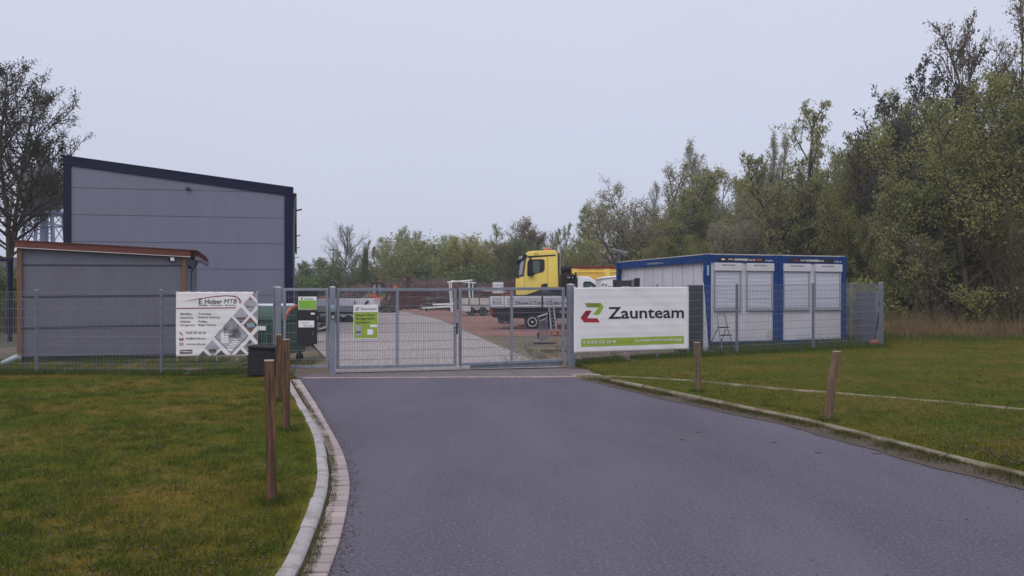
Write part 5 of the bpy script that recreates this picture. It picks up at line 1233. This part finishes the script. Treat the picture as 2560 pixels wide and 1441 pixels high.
def tube_mesh(lines, minr=0.0):
    V = []; Fq = []
    for pts, rad, lv in lines:
        k = 7 if lv == 0 else (5 if lv == 1 else 3); base = len(V); up = Vector((0, 0, 1))
        for i, p in enumerate(pts):
            d = (pts[min(i+1, len(pts)-1)]-pts[max(i-1, 0)]).normalized(); a = d.cross(Vector((1, 0, 0)) if abs(d.x) < .8 else Vector((0, 1, 0))).normalized(); b = d.cross(a)
            r = max(rad[i], minr)
            for q in range(k):
                t = 2*math.pi*q/k; v = p+a*(math.cos(t)*r)+b*(math.sin(t)*r); V.append((v.x, v.y, v.z))
        for i in range(len(pts)-1):
            for q in range(k): Fq.append((base+i*k+q, base+i*k+(q+1) % k, base+(i+1)*k+(q+1) % k, base+(i+1)*k+q))
    return V, Fq
def leaf_mesh(nrg, tips, n, size, sig, elong=1.8, droop=0.0):
    # n leaves spread evenly over tip segments
    segs = []
    for t in tips:
        for a, b in zip(t[:-1], t[1:]): segs.append((*a, *b))
    S = np.array(segs, np.float32); idx = nrg.integers(0, len(S), n); f = nrg.random((n, 1)).astype(np.float32)
    c = S[idx, :3]*(1-f)+S[idx, 3:]*f + nrg.normal(0, sig, (n, 3))
    u = nrg.normal(0, 1, (n, 3)); u[:, 2] -= droop*2; u /= np.linalg.norm(u, axis=1, keepdims=True)
    v = nrg.normal(0, 1, (n, 3)); v -= (v*u).sum(1, keepdims=True)*u; v /= np.linalg.norm(v, axis=1, keepdims=True)
    s = size*nrg.uniform(.6, 1.4, (n, 1)); u = u*s*elong/2; v = v*s/2
    V = np.stack([c-u, c+v, c+u, c-v], 1).reshape(-1, 3); Fq = np.arange(4*n).reshape(n, 4); return V, Fq
PROTO = {}
def proto(key, seed, H, leafm, barkm, leaves, size, sig, minr=.0, elong=1.8, ldroop=0, thin=0, **k):
    rg = random.Random(seed); nrg = np.random.default_rng(seed); lines, tips = skeleton(rg, H, k.pop('r0', .02*H), **k)
    V, Fq = tube_mesh(lines, minr); trunk = bpy.data.meshes.new('trunk')
    o1 = np_obj('trunk', V, Fq, M[barkm], smooth=True); me1 = o1.data; bpy.data.objects.remove(o1)
    me2 = None
    if leaves:
        V2_, F2 = leaf_mesh(nrg, tips, leaves, size, sig, elong, ldroop)
        if thin:   # the lower crown is nearly leafless
            kp = (V2_[0::4, 2] > thin*H) | (nrg.random(len(F2)) < .22); V2_ = V2_.reshape(-1, 4, 3)[kp].reshape(-1, 3); F2 = np.arange(len(V2_)).reshape(-1, 4)
        o2 = np_obj('crown', V2_, F2, leafm); me2 = o2.data; bpy.data.objects.remove(o2)
        zmax = float(np.percentile(V2_[:, 2], 99.7))
    else: zmax = max(v[2] for v in V)
    T_ = V2_ if leaves else np.array(V); T_ = T_[T_[:, 2] > zmax*.93]; PROTO[key] = (me1, me2, zmax, T_[:, 0].mean(), T_[:, 1].mean())
LM = {
 'willow': leafmat('willow_leaf', (.36,.36,.17), (.25,.26,.12)), 'silver': leafmat('silver_leaf', (.44,.41,.30), (.29,.275,.18)),
 'olive': leafmat('olive_leaf', (.36,.36,.135), (.25,.265,.105)), 'yellow': leafmat('yellow_leaf', (.46,.40,.10), (.34,.33,.09)),
 'dark': leafmat('dark_leaf', (.085,.088,.055), (.055,.058,.04)), 'brown': leafmat('brown_leaf', (.26,.19,.11), (.19,.155,.085)),
 'green': leafmat('green_leaf', (.19,.25,.10), (.14,.185,.075)), 'bluedark': leafmat('bluish_dark_leaf', (.10,.105,.10), (.08,.085,.075)),  # bluedark: the leaves' own dark bluish colour
 'mauve': leafmat('mauve_twigs', (.30,.19,.185), (.21,.16,.125)),
}
conical = lambda t: max(.05, (1-t))**.8*.9+.05
roundc = lambda t: math.sin(math.pi*min(1, .12+.83*t))**.6
proto('willow', 11, 12, LM['willow'], 'bark', 28000, .062, .13, stems=5, n1=46, n2=8, n3=3, start=.1, spread=.22, up=.85, droop=.2, minr=.007, ldroop=.5, elong=2.6)
proto('willow_b', 12, 12, LM['olive'], 'bark', 26000, .062, .15, stems=6, n1=50, n2=7, n3=3, start=.05, spread=.22, up=.8, droop=.1, minr=.007, elong=2.2)
proto('olive', 13, 10, LM['olive'], 'bark', 24000, .075, .16, stems=5, n1=46, n2=7, n3=3, start=.05, spread=.22, up=.8, minr=.009)
proto('yellow', 14, 9, LM['yellow'], 'bark', 24000, .08, .16, stems=6, n1=50, n2=7, n3=3, start=.04, spread=.27, up=.7, minr=.010, shape=roundc)
proto('birch', 15, 13, LM['olive'], 'barkp', 17000, .07, .13, stems=1, n1=60, n2=6, n3=3, start=.06, spread=.19, up=.35, shape=conical, minr=.009, droop=.35)
proto('poplar', 16, 15, LM['silver'], 'barkp', 14000, .07, .12, stems=3, n1=60, n2=6, n3=3, start=.08, spread=.13, up=1.1, minr=.008)
proto('silver', 17, 10, LM['silver'], 'bark', 25000, .068, .15, stems=6, n1=46, n2=7, n3=3, start=.04, spread=.25, up=.75, minr=.008, elong=1.6)
proto('brown', 18, 11, LM['brown'], 'bark', 26000, .085, .18, stems=4, n1=50, n2=8, n3=3, start=.06, spread=.22, up=.8, minr=.014, shape=roundc)
proto('bare', 19, 13, None, 'barkp', 0, .1, .2, stems=1, n1=30, n2=10, n3=6, start=.2, spread=.34, up=1.0, minr=.011)
proto('green', 20, 8, LM['green'], 'bark', 20000, .09, .18, stems=5, n1=44, n2=7, n3=3, start=.03, spread=.28, up=.7, minr=.010, shape=roundc)
proto('column', 21, 8, LM['green'], 'bark', 16000, .09, .12, stems=1, n1=50, n2=6, n3=3, start=.03, spread=.11, up=1.15, minr=.008, shape=lambda t: .9-.5*t)
proto('bigleft', 22, 14, LM['dark'], 'bark', 25000, .055, .11, stems=4, n1=48, n2=9, n3=5, start=.36, spread=.23, up=.6, thin=.47, minr=.010, elong=2.6, droop=.1)
proto('darktop', 23, 15, LM['bluedark'], 'bark', 6500, .12, .10, stems=3, n1=30, n2=7, n3=4, start=.35, spread=.2, up=.9, minr=.010, elong=1.2)
proto('twiggy', 24, 13, LM['brown'], 'bark', 12000, .06, .10, stems=4, n1=40, n2=9, n3=5, start=.15, spread=.24, up=.9, minr=.008)
proto('sparse', 25, 13, LM['willow'], 'bark', 13000, .065, .10, stems=3, n1=36, n2=7, n3=4, start=.15, spread=.19, up=.9, minr=.008, droop=.4, ldroop=1, elong=2.8)

TREES = [ # px, top y, depth, kind, width, label
 (-112,112,34,'bigleft',.88,'tall dark willow at the left edge, spreading over the corner of the hall','bigleft'),
 (862,553,100,'bare',1.0,'bare leafless tree standing above the far hedge right of the hall',''),
 (757,652,112,'green',.9,'low green tree next to the right corner of the hall',''),
 (800,645,106,'green',1.0,'low bluish green tree left of the bare tree',''),
 (842,628,114,'willow_b',.9,'small green tree below the bare tree crown',''),
 (915,622,101,'column',1.0,'narrow dark green columnar tree right of the bare tree',''),
 (905,600,118,'sparse',.8,'thin wispy tree behind the dark columnar tree',''),
 (960,596,108,'olive',.9,'rounded olive tree left of the tallest willow above the excavator',''),
 (1000,566,112,'willow',.85,'tall grey green tree above the orange excavator',''),
 (1040,580,106,'olive',.95,'broad olive tree above the brown steel column',''),
 (1085,612,104,'green',.9,'low dark green tree between broad olive tree and yellow tree',''),
 (1112,588,110,'olive',.85,'olive green tree left of the yellow round tree',''),
 (1145,592,100,'yellow',1.15,'round yellow green tree above the white scaffold',''),
 (1190,598,106,'olive',.9,'olive tree right of the yellow round tree',''),
 (1232,604,102,'willow_b',.9,'low olive tree above the white water tank',''),
 (1263,562,98,'sparse',.8,'wispy grey tree left of the dark brown tree',''),
 (1322,543,94,'brown',1.05,'broad dark brown tree above the yellow truck cab',''),
 (1300,600,88,'green',.9,'low green tree in front of the broad brown tree',''),
 (1385,570,100,'bare',.6,'thin bare tree right of the broad brown tree',''),
 (1418,560,96,'sparse',.7,'slender pale tree between brown tree and pointed birches',''),
 (1400,625,84,'olive',.8,'low olive tree behind the cab exhaust',''),
 (1474,508,88,'birch',1.0,'pointed yellow green birch, left one of the pair above the tipper',''),
 (1516,514,90,'birch',1.05,'pointed yellow green birch, right one of the pair above the tipper',''),
 (1560,545,84,'brown',.7,'reddish brown tree right of the pointed birches',''),
 (1450,610,76,'olive',.9,'low olive tree above the tipper body',''),
 (1535,600,70,'willow_b',.8,'low olive tree behind the solar panel',''),
 (1610,545,78,'silver',.8,'grey green tree left of the tall pale poplar',''),
 (1655,455,74,'poplar',.95,'pale poplar just left of the tallest poplar',''),
 (1706,358,72,'poplar',1.0,'tallest pale poplar above the left container side',''),
 (1640,600,62,'olive',.8,'low olive tree over the left container roof',''),
 (1752,425,70,'silver',.75,'pale grey tree right of the tallest poplar',''),
 (1800,432,64,'birch',1.35,'green birch with a dark pointed top above the left container',''),
 (1868,440,62,'birch',1.35,'broad yellow green birch above the joint between the containers',''),
 (1720,590,58,'willow_b',.8,'low green tree above the corner of the left container',''),
 (1925,350,60,'poplar',.8,'thin silvery poplar, first of two above the right container',''),
 (1975,342,60,'poplar',.85,'thin silvery poplar, second of two above the right container',''),
 (1930,480,52,'silver',.9,'silvery bushy tree above the right container',''),
 (2015,440,50,'olive',.9,'olive tree right of the silvery poplars',''),
 (2098,286,47,'sparse',1.2,'tall feathery willow with drooping branches right of centre',''),
 (2080,480,42,'willow_b',.9,'dense olive tree in front of the feathery willow',''),
 (2165,345,46,'willow',.8,'grey green tree between feathery willow and taller willow',''),
 (2205,268,43,'willow',.85,'tall grey green willow behind the end of the fence',''),
 (2262,300,41,'twiggy',.8,'twiggy tree right of the tall grey green willow',''),
 (2190,500,36,'willow',.8,'dense olive bush tree right of the containers',''),
 (2325,228,39,'darktop',.8,'tree with dark leaf clusters at its top, behind the twiggy trees',''),
 (2330,330,35,'willow_b',.85,'large olive tree in front of the dark topped tree',''),
 (2440,92,34,'darktop',.8,'tallest dark leaved tree near the right edge',''),
 (2450,300,31,'willow',1.0,'large dark willow with leaning limbs near the right edge',''),
 (2560,-15,33,'twiggy',.72,'tall brown twiggy tree cut by the right edge',''),
 (2585,180,29,'willow_b',1.0,'olive tree at the right edge of the wood',''),
 (2395,520,30,'silver',.75,'low silvery bush tree at the edge of the wood right of the fence',''),
 (2700,60,33,'willow',1.2,'big willow beyond the right edge',''),
 (2270,560,32,'olive',.8,'low olive bush tree just right of the end fence post',''),
 (2520,480,27.5,'twiggy',.6,'reddish twiggy shrub tree low at the right edge',''),
 (1676,430,69,'silver',1.0,'pale bushy tree just left below the tallest poplar',''),
 (1728,400,73,'poplar',.9,'pale poplar just right below the tallest poplar',''),
 (1775,505,66,'willow',.8,'grey green tree left of the green birch',''),
 (1838,455,68,'willow_b',.8,'olive tree between the two green birches',''),
 (1900,455,64,'silver',.8,'pale tree left of the silvery poplar pair',''),
 (2035,425,55,'willow',.8,'grey green tree left of the feathery willow',''),
 (2060,395,52,'sparse',.9,'wispy tree leaning on the left side of the feathery willow',''),
 (2135,370,49,'willow_b',.7,'olive tree right of the feathery willow',''),
 (2235,300,47,'silver',.7,'pale tree right behind the tall grey green willow',''),
 (1800,560,52,'silver',.7,'low pale bush tree behind the containers',''),
]
rr = random.Random(5)
for (px, ty, d, kind, wsc, lab, _) in TREES:
    me1, me2, zm, ox, oy = PROTO[kind]; Ht = CH+(H0-ty)*d/F; sc = Ht/zm
    x = (px-1280)*d/F; rz = rr.uniform(0, 6.28); s_ = sc*wsc*(1.3 if px > 700 and kind not in ('bare', 'column') else 1); x -= (ox*math.cos(rz)-oy*math.sin(rz))*s_
    t = thing('bare_tree' if kind == 'bare' else 'tree', lab, 'tree', (x, d, hz(x, d)-.05), rz, 'trees of the wood round the yard' if px > 700 else None)
    s_ = sc*wsc
    o = bpy.data.objects.new('trunk', me1); COL.objects.link(o); o.parent = t; o.scale = (s_, s_, sc)
    if me2: o = bpy.data.objects.new('crown', me2); COL.objects.link(o); o.parent = t; o.scale = (s_, s_, sc)

# undergrowth: dense low leaf masses through the wood (nobody could count it)
def scatter_leaves(name, label, cat, fn, n, size, m, seed, elong=1.8, mats=None, vertical=0):
    nrg = np.random.default_rng(seed); c = fn(nrg, n)
    n = len(c); u = nrg.normal(0, 1, (n, 3)); u[:, 2] += vertical*np.sign(u[:, 2]); u /= np.linalg.norm(u, axis=1, keepdims=True)
    v = nrg.normal(0, 1, (n, 3)); v -= (v*u).sum(1, keepdims=True)*u; v /= np.linalg.norm(v, axis=1, keepdims=True)
    s = size*nrg.uniform(.5, 1.5, (n, 1)); u = u*s*elong/2; v = v*s/2
    V = np.stack([c-u, c+v, c+u, c-v], 1).reshape(-1, 3)
    o = np_obj(name, V, np.arange(4*n).reshape(n, 4), m); return tag(o, label, cat, kind='stuff')
def band(pts, wid, dep, seedh):
    """random points in rounded bushes strung along a line of (px, depth, top height m)"""
    P_ = np.array(pts, float)
    def fn(g, n):
        xs_ = (P_[:, 0]-1280)*P_[:, 1]/F; L = xs_[-1]-xs_[0]; nb = max(6, int(L/wid*2.2)); rows = max(2, int(dep/2.5))
        bx = np.sort(g.uniform(xs_[0], xs_[-1], nb*rows)); bd = np.interp(bx, xs_, P_[:, 1])+g.random(nb*rows)*dep
        bh = np.interp(bx, xs_, P_[:, 2])*g.uniform(.55, 1.0, nb*rows); br = wid*g.uniform(.5, 1.2, nb*rows)
        i = g.choice(nb*rows, n, p=bh*br/np.sum(bh*br)); v = g.normal(0, 1, (n, 3)); v /= np.linalg.norm(v, axis=1, keepdims=True); r = g.random(n)**.45*(1+g.normal(0, .07, n)); v *= r[:, None]
        z = bh[i]*(.48+.52*v[:, 2]); z = np.where(g.random(n) < .25, z*g.random(n), z)
        return np.stack([bx[i]+v[:, 0]*br[i], bd[i]+v[:, 1]*br[i]*.8, np.maximum(z, .02)], 1)
    return fn
U = lambda *a, **k: scatter_leaves('undergrowth', *a, **k)
U('dark mixed undergrowth filling the foot of the wood', 'undergrowth', band([(1530,62,3.4),(1750,54,3.4),(2000,44,3.2),(2200,34,2.7),(2400,30.5,2.4),(2800,27,2.2)], 1.8, 8, 1), 150000, .13, LM['olive'], 31)
U('shaded brown undergrowth between the trunks at the right', 'undergrowth', band([(2200,36,4.0),(2350,32.5,4.6),(2800,30,5.4)], 1.6, 6, 2), 90000, .10, LM['brown'], 32)
U('dark green hedge mass behind the yard', 'undergrowth', band([(690,104,4.6),(800,103,5.4),(950,100,5.6),(1100,98,6.0),(1300,92,6.4),(1450,78,5.4),(1560,70,5.0)], 2.6, 8, 3), 150000, .20, LM['green'], 33)
U('olive bushes on top of the mound', 'undergrowth', band([(880,103,9.0),(1100,100,10.2),(1300,94,9.6),(1500,82,8.6),(1560,76,8.0)], 2.8, 7, 5), 170000, .16, LM['olive'], 36)
U('dark hedge left of the shed', 'undergrowth', band([(-260,40,3.6),(-20,36,3.3),(60,34,3.1)], 1.5, 4, 6), 30000, .10, LM['green'], 37)
WB = [(1540,72,7.4),(1640,69,12.2),(1750,67,12.6),(1850,63,12.2),(2000,57,12.2),(2100,53,12.6),(2200,48,12.4),(2300,45,12.6),(2400,43,13),(2700,41,14)]
U('yellow green thicket of young trees behind the containers', 'undergrowth', band(WB, 2.6, 6, 7), 150000, .115, LM['olive'], 38)
U('pale silvery thicket of young trees behind the containers', 'undergrowth', band([(a_, b_-3, c_*.86) for a_, b_, c_ in WB], 2.2, 8, 8), 130000, .10, LM['silver'], 39)
U('grey green thicket mixed into the wood', 'undergrowth', band([(a_, b_-5, c_*.8) for a_, b_, c_ in WB], 2.2, 10, 9), 120000, .10, LM['willow'], 40)
scatter_leaves('brushwood', 'pinkish brown brushwood and dry brambles on the mound behind the machines', 'brushwood', band([(885,90,2.6),(960,89,4.4),(1080,87,3.9),(1180,86,3.4),(1300,84,3.6),(1430,72,3.2),(1560,62,3.0)], 1.9, 5, 4), 130000, .07, LM['mauve'], 34, elong=6, vertical=1.0)
# earth mound below it
mx_ = [yx(p, 93) for p in range(870, 1620, 12)]
struct(sheet('mound', mx_, list(np.arange(84, 100, 1.0)), lambda x, y: max(0, 2.6*math.sin(math.pi*(y-84)/16)*(.8+.2*math.sin(x*.7)))*sm(-20.5, -16, x)-.06, M['woodfloor']))

# ------------------------------------------------------------------ grass, weeds, litter
def blades(name, label, cat, P3, h, wd, m, seed, lean=.5):
    g = np.random.default_rng(seed); n = len(P3); hh = h*g.uniform(.5, 1.5, n); a = g.uniform(0, 6.28, n)
    dx, dy = np.cos(a)*wd/2, np.sin(a)*wd/2; lx, ly = g.normal(0, lean, n)*hh, g.normal(0, lean, n)*hh
    A = P3+np.stack([-dx, -dy, np.zeros(n)-.005], 1); B = P3+np.stack([dx, dy, np.zeros(n)-.005], 1); T = P3+np.stack([lx, ly, hh], 1)
    V = np.stack([A, B, T], 1).reshape(-1, 3); o = np_obj(name, V, np.arange(3*n).reshape(n, 3), m); return tag(o, label, cat, kind='stuff')
def pts_from(g, n, xf, y0, y1, zf, pw=1.6):
    y = y0+(y1-y0)*g.random(n)**pw; lo, hi = xf(y); x = lo+(hi-lo)*g.random(n); return x, y
g = np.random.default_rng(77)
hzv = np.vectorize(hz)
klx = np.array([p[0] for p in kr_l]); kly = np.array([p[1] for p in kr_l])
krx = np.array([p[0] for p in krb_r]); kry = np.array([p[1] for p in krb_r])
clump = lambda x, y: (np.sin(x*2.1+1.3*np.sin(y*1.7))*np.sin(y*2.6+x*.8)+.6*np.sin(x*5.3+y*4.1))*.5+.5
n = 420000
y = 3.2+12.6*g.random(n)**1.5; hi = np.interp(y, kly, klx)-.14; hi = np.where(y > 15.0, -4.75, hi); lo = -y*.72-2.6; x = lo+(hi-lo)*g.random(n)
keep = g.random(n) < .35+.65*clump(x, y); x, y = x[keep], y[keep]
blades('grass', 'short mossy green grass of the left lawn', 'grass', np.stack([x, y, hzv(x, y)+.036+.012*np.sin(x*1.7+y)*np.sin(y*1.3)], 1), .028, .007, M['grass'], 1)
n = 330000
y = 4.0+21*g.random(n)**1.3
le = np.vectorize(lawn_r_edge)(y); hi = y*.72+4.0; x = le+(hi-le)*g.random(n); ok = (hi > le) & (g.random(n) < .35+.65*clump(x, y)); x, y = x[ok], y[ok]
blades('grass', 'short green grass of the right lawn', 'grass', np.stack([x, y, hzv(x, y)+.045+.012*np.sin(x*1.7+y)*np.sin(y*1.3)], 1), .035, .010, M['grass'], 2)
def tufts(label, seed, n, xf, y0, y1, z, per=42, rad=.05, h=.045):
    g = np.random.default_rng(seed); cy = y0+(y1-y0)*g.random(n)**1.4; lo, hi = xf(cy); cx = lo+(hi-lo)*g.random(n)
    cy = np.repeat(cy, per)+g.normal(0, 1, n*per)*rad; cx = np.repeat(cx, per)+g.normal(0, 1, n*per)*rad
    lo, hi = xf(cy); k = (cx > lo) & (cx < hi); cx, cy = cx[k], cy[k]
    blades('grass', label, 'grass', np.stack([cx, cy, hzv(cx, cy)+z], 1), h, .007, M['weed'], seed, lean=.6)
tufts('darker green tufts in the left lawn', 51, 1500, lambda y: (-y*.7-.3, np.interp(y, kly, klx)-.14), 3.8, 15.3, .034)
tufts('darker green tufts in the right lawn', 52, 900, lambda y: (np.interp(y, kry, krx)+.08, y*.7+.5), 6.5, 14.5, .034)
def line_weeds(A, B, n, spread_, h, seed, label, m='weed', wd=.008, z=.0, thr=.0):
    g = np.random.default_rng(seed); t = g.random(n); x = A[0]+(B[0]-A[0])*t; y = A[1]+(B[1]-A[1])*t+g.normal(0, spread_, n)
    c = clump(x*2.2, y*.3+seed); k = c > thr; x, y, c = x[k], y[k], c[k]
    o = blades('weeds', label, 'weeds', np.stack([x, y, hzv(x, y)+z], 1), h, wd, M[m], seed); return o
line_weeds((-13.5,16.4), (-4.9,15.75), 26000, .22, .10, 11, 'taller weeds along the foot of the left fence', z=.03)
line_weeds((-12.5,17.8), (-6.5,18.6), 9000, .5, .20, 12, 'tall weeds before the shed wall', z=-.02, thr=.45)
line_weeds((-8.5,17.5), (-4.5,18.0), 6000, 1.0, .12, 13, 'weeds behind the left fence and narrow gate', z=-.03, thr=.4)
line_weeds((1.45,17.4), (10.2,20.9), 26000, .25, .11, 14, 'taller weeds along the foot of the right fence', z=.03)
line_weeds((4.5,20.6), (11.0,23.2), 14000, .5, .19, 15, 'tall weeds at the foot of the containers', z=.0, thr=.3)
line_weeds((10.2,25), (22,24), 30000, 1.6, .17, 16, 'rough grass between lawn and wood', z=.0, thr=.25)
line_weeds((-.3,20.5), (3.5,24.5), 5000, 2.2, .07, 17, 'sparse weeds on the yard soil', z=-.0, thr=.55)
line_weeds((-5.2,15.4), (-4.5,15.0), 2500, .15, .05, 18, 'small weeds by the narrow gate', z=.01)
line_weeds((10.3,27.0), (22,25.2), 17000, .8, .42, 19, 'tall dry reeds along the edge of the wood', m='dry', wd=.012, thr=.3)
line_weeds((13,28.5), (24,26.5), 9000, 1.0, .7, 20, 'dry stalks under the trees at the right', m='dry', wd=.012, thr=.35)
# weeds in the right gutter and the left joint
g = np.random.default_rng(21); n = 26000; y = 4+10.8*g.random(n)**1.3; a = np.interp(y, [p[1] for p in asp_r], [p[0] for p in asp_r]); b = np.interp(y, kry, krx); x = a+(b-a)*(1-g.random(n)**2.0)
cy_ = 4.2+10.4*g.random(46)**1.2; cr_ = g.uniform(.08, .42, 46); k = np.zeros(n, bool)
for c_, r_ in zip(cy_, cr_): k |= (np.abs(y-c_)+g.normal(0, .06, n) < r_)
k |= g.random(n) < .10
k &= (x > a+(b-a)*g.uniform(.0, .75, n))
blades('weeds', 'clumps of weeds in the right gutter beside the kerb', 'weeds', np.stack([x[k], y[k], np.full(k.sum(), .006)], 1), .036, .008, mat('gutter_weed', (.055,.075,.02), .9, col2=(.12,.085,.045), scale=2.5, detail=5, island=.45, spec=.05), 21)
n = 16000; y = 3.8+11*g.random(n)**1.4; x = np.interp(y, kly, klx)+.02+.06*g.random(n); k = g.random(n) < .25
for c_, r_ in zip(3.9+11*g.random(40)**1.4, g.uniform(.05, .3, 40)): k |= np.abs(y-c_)+g.normal(0, .05, n) < r_
blades('weeds', 'brown grass in the joint between left kerb and pavers', 'weeds', np.stack([x[k], y[k], np.full(k.sum(), .0)], 1), .028, .006, mat('joint_grass', (.13,.10,.04), .9, col2=(.08,.09,.03), scale=2, island=.4), 22)
# longer grass left standing round the foot of each wooden post
pp_ = [G(680, 1256, .05), G(715, 1078, .05), G(696, 1001, .05), G(2066, 1047, .08), G(1746, 978, .09)]
n = 5*420; c_ = np.repeat(np.array(pp_), 420, 0); a_ = g.uniform(0, 6.28, n); r_ = .045+np.abs(g.normal(0, .05, n))
x, y = c_[:, 0]+np.cos(a_)*r_, c_[:, 1]+np.sin(a_)*r_
blades('grass', 'longer grass round the feet of the wooden posts', 'grass', np.stack([x, y, hzv(x, y)+.035], 1), .065, .008, M['weed'], 61)
# litter: dead leaves on the lawns and crumbs on the road
def litter(name, label, x, y, z, size, m, seed):
    g = np.random.default_rng(seed); n = len(x); a = g.uniform(0, 6.28, n); s = size*g.uniform(.4, 1.4, n); e = g.uniform(.25, .9, n); t = g.normal(0, .25, n)
    ux, uy = np.cos(a)*s, np.sin(a)*s; vx, vy = -np.sin(a)*s*e, np.cos(a)*s*e; c = np.stack([x, y, z], 1)
    V = np.stack([c-np.stack([ux, uy, t*s], 1), c+np.stack([vx, vy, -np.abs(t)*s*0], 1), c+np.stack([ux, uy, t*s], 1), c-np.stack([vx, vy, 0*t], 1)], 1).reshape(-1, 3)
    return tag(np_obj(name, V, np.arange(4*n).reshape(n, 4), m), label, 'litter', kind='stuff')
n = 6500; y = 3.6+12*g.random(n)**1.4; hi = np.interp(y, kly, klx)-.15; x = hi-(hi+y*.7)*g.random(n)
litter('leaf_litter', 'small dead leaves scattered over the left lawn', x, y, hzv(x, y)+.062, .013, M['litter'], 41)
n = 6000; y = 7+16*g.random(n)**1.2; le = np.vectorize(lawn_r_edge)(y); x = le+.1+(y*.7-le)*g.random(n); k = y*.7 > le; x, y = x[k], y[k]
litter('leaf_litter', 'small dead leaves scattered over the right lawn', x, y, hzv(x, y)+.085, .016, M['litter'], 42)
n = 900; y = 4+10.5*g.random(n)**1.3; a = np.interp(y, [p[1] for p in asp_l], [p[0] for p in asp_l]); b = np.interp(y, [p[1] for p in asp_r], [p[0] for p in asp_r]); x = a+(b-a)*g.random(n)**.6
litter('road_grit', 'dark crumbs and bud scales lying on the asphalt', x, y, np.full(n, .004), .007, mat('dark_crumbs', (.03,.025,.022), .9), 43)
n = 2600; y = 4+10.5*g.random(n)**1.2; sd_ = g.random(n) < .5
x = np.where(sd_, np.interp(y, [p[1] for p in asp_l], [p[0] for p in asp_l])+np.abs(g.normal(0, .06, n))-.01, np.interp(y, [p[1] for p in asp_r], [p[0] for p in asp_r])-np.abs(g.normal(0, .08, n)))
litter('road_grit', 'soil and brown crumbs along both road edges', x, y, np.full(n, .005), .009, mat('brown_crumbs', (.075,.05,.035), .9, island=.4), 44)
# twigs on the road
rg = random.Random(9)
for k, (px, py, l, lb) in enumerate([(2192,1136,.10,'longest dark twig on the asphalt, below the leaning post'), (2045,1134,.07,'thin dark twig on the asphalt just left of the longest twig'), (2262,1145,.06,'thin twig on the asphalt nearest the right kerb'), (1747,1083,.06,'small twig on the asphalt below the upright pale post'), (1705,1101,.05,'tiny twig on the asphalt, leftmost of all the twigs'), (1935,1108,.05,'tiny twig on the asphalt midway between the two pale posts')]):
    x, y = G(px, py); t = MB(); a = rg.uniform(-.3, .3); t.path([(-l/2, 0, .006), (0, .01, .009), (l/2, -.005+a*.02, .006)], .004, 5)
    o = t.build('twig', M['bark']); o.location = (x, y, 0); tag(o, lb, 'twig', 'twigs on the asphalt')

# ------------------------------------------------------------------ thin damp air fading the far trees
mb = MB(); mb.box(-405, 405, -205, 425, -1.2, 26); hm = bpy.data.materials.new('haze'); hm.use_nodes = True; ht = hm.node_tree; ht.nodes.clear()
ho = ht.nodes.new('ShaderNodeOutputMaterial'); hv = ht.nodes.new('ShaderNodeVolumePrincipled'); hv.inputs['Color'].default_value = (.9, .93, 1, 1); hv.inputs['Density'].default_value = .0009; hv.inputs['Anisotropy'].default_value = .2
ht.links.new(hv.outputs[0], ho.inputs['Volume'])
o = mb.build('haze', hm); o['kind'] = 'stuff'; o['label'] = 'thin damp haze fading the far trees'
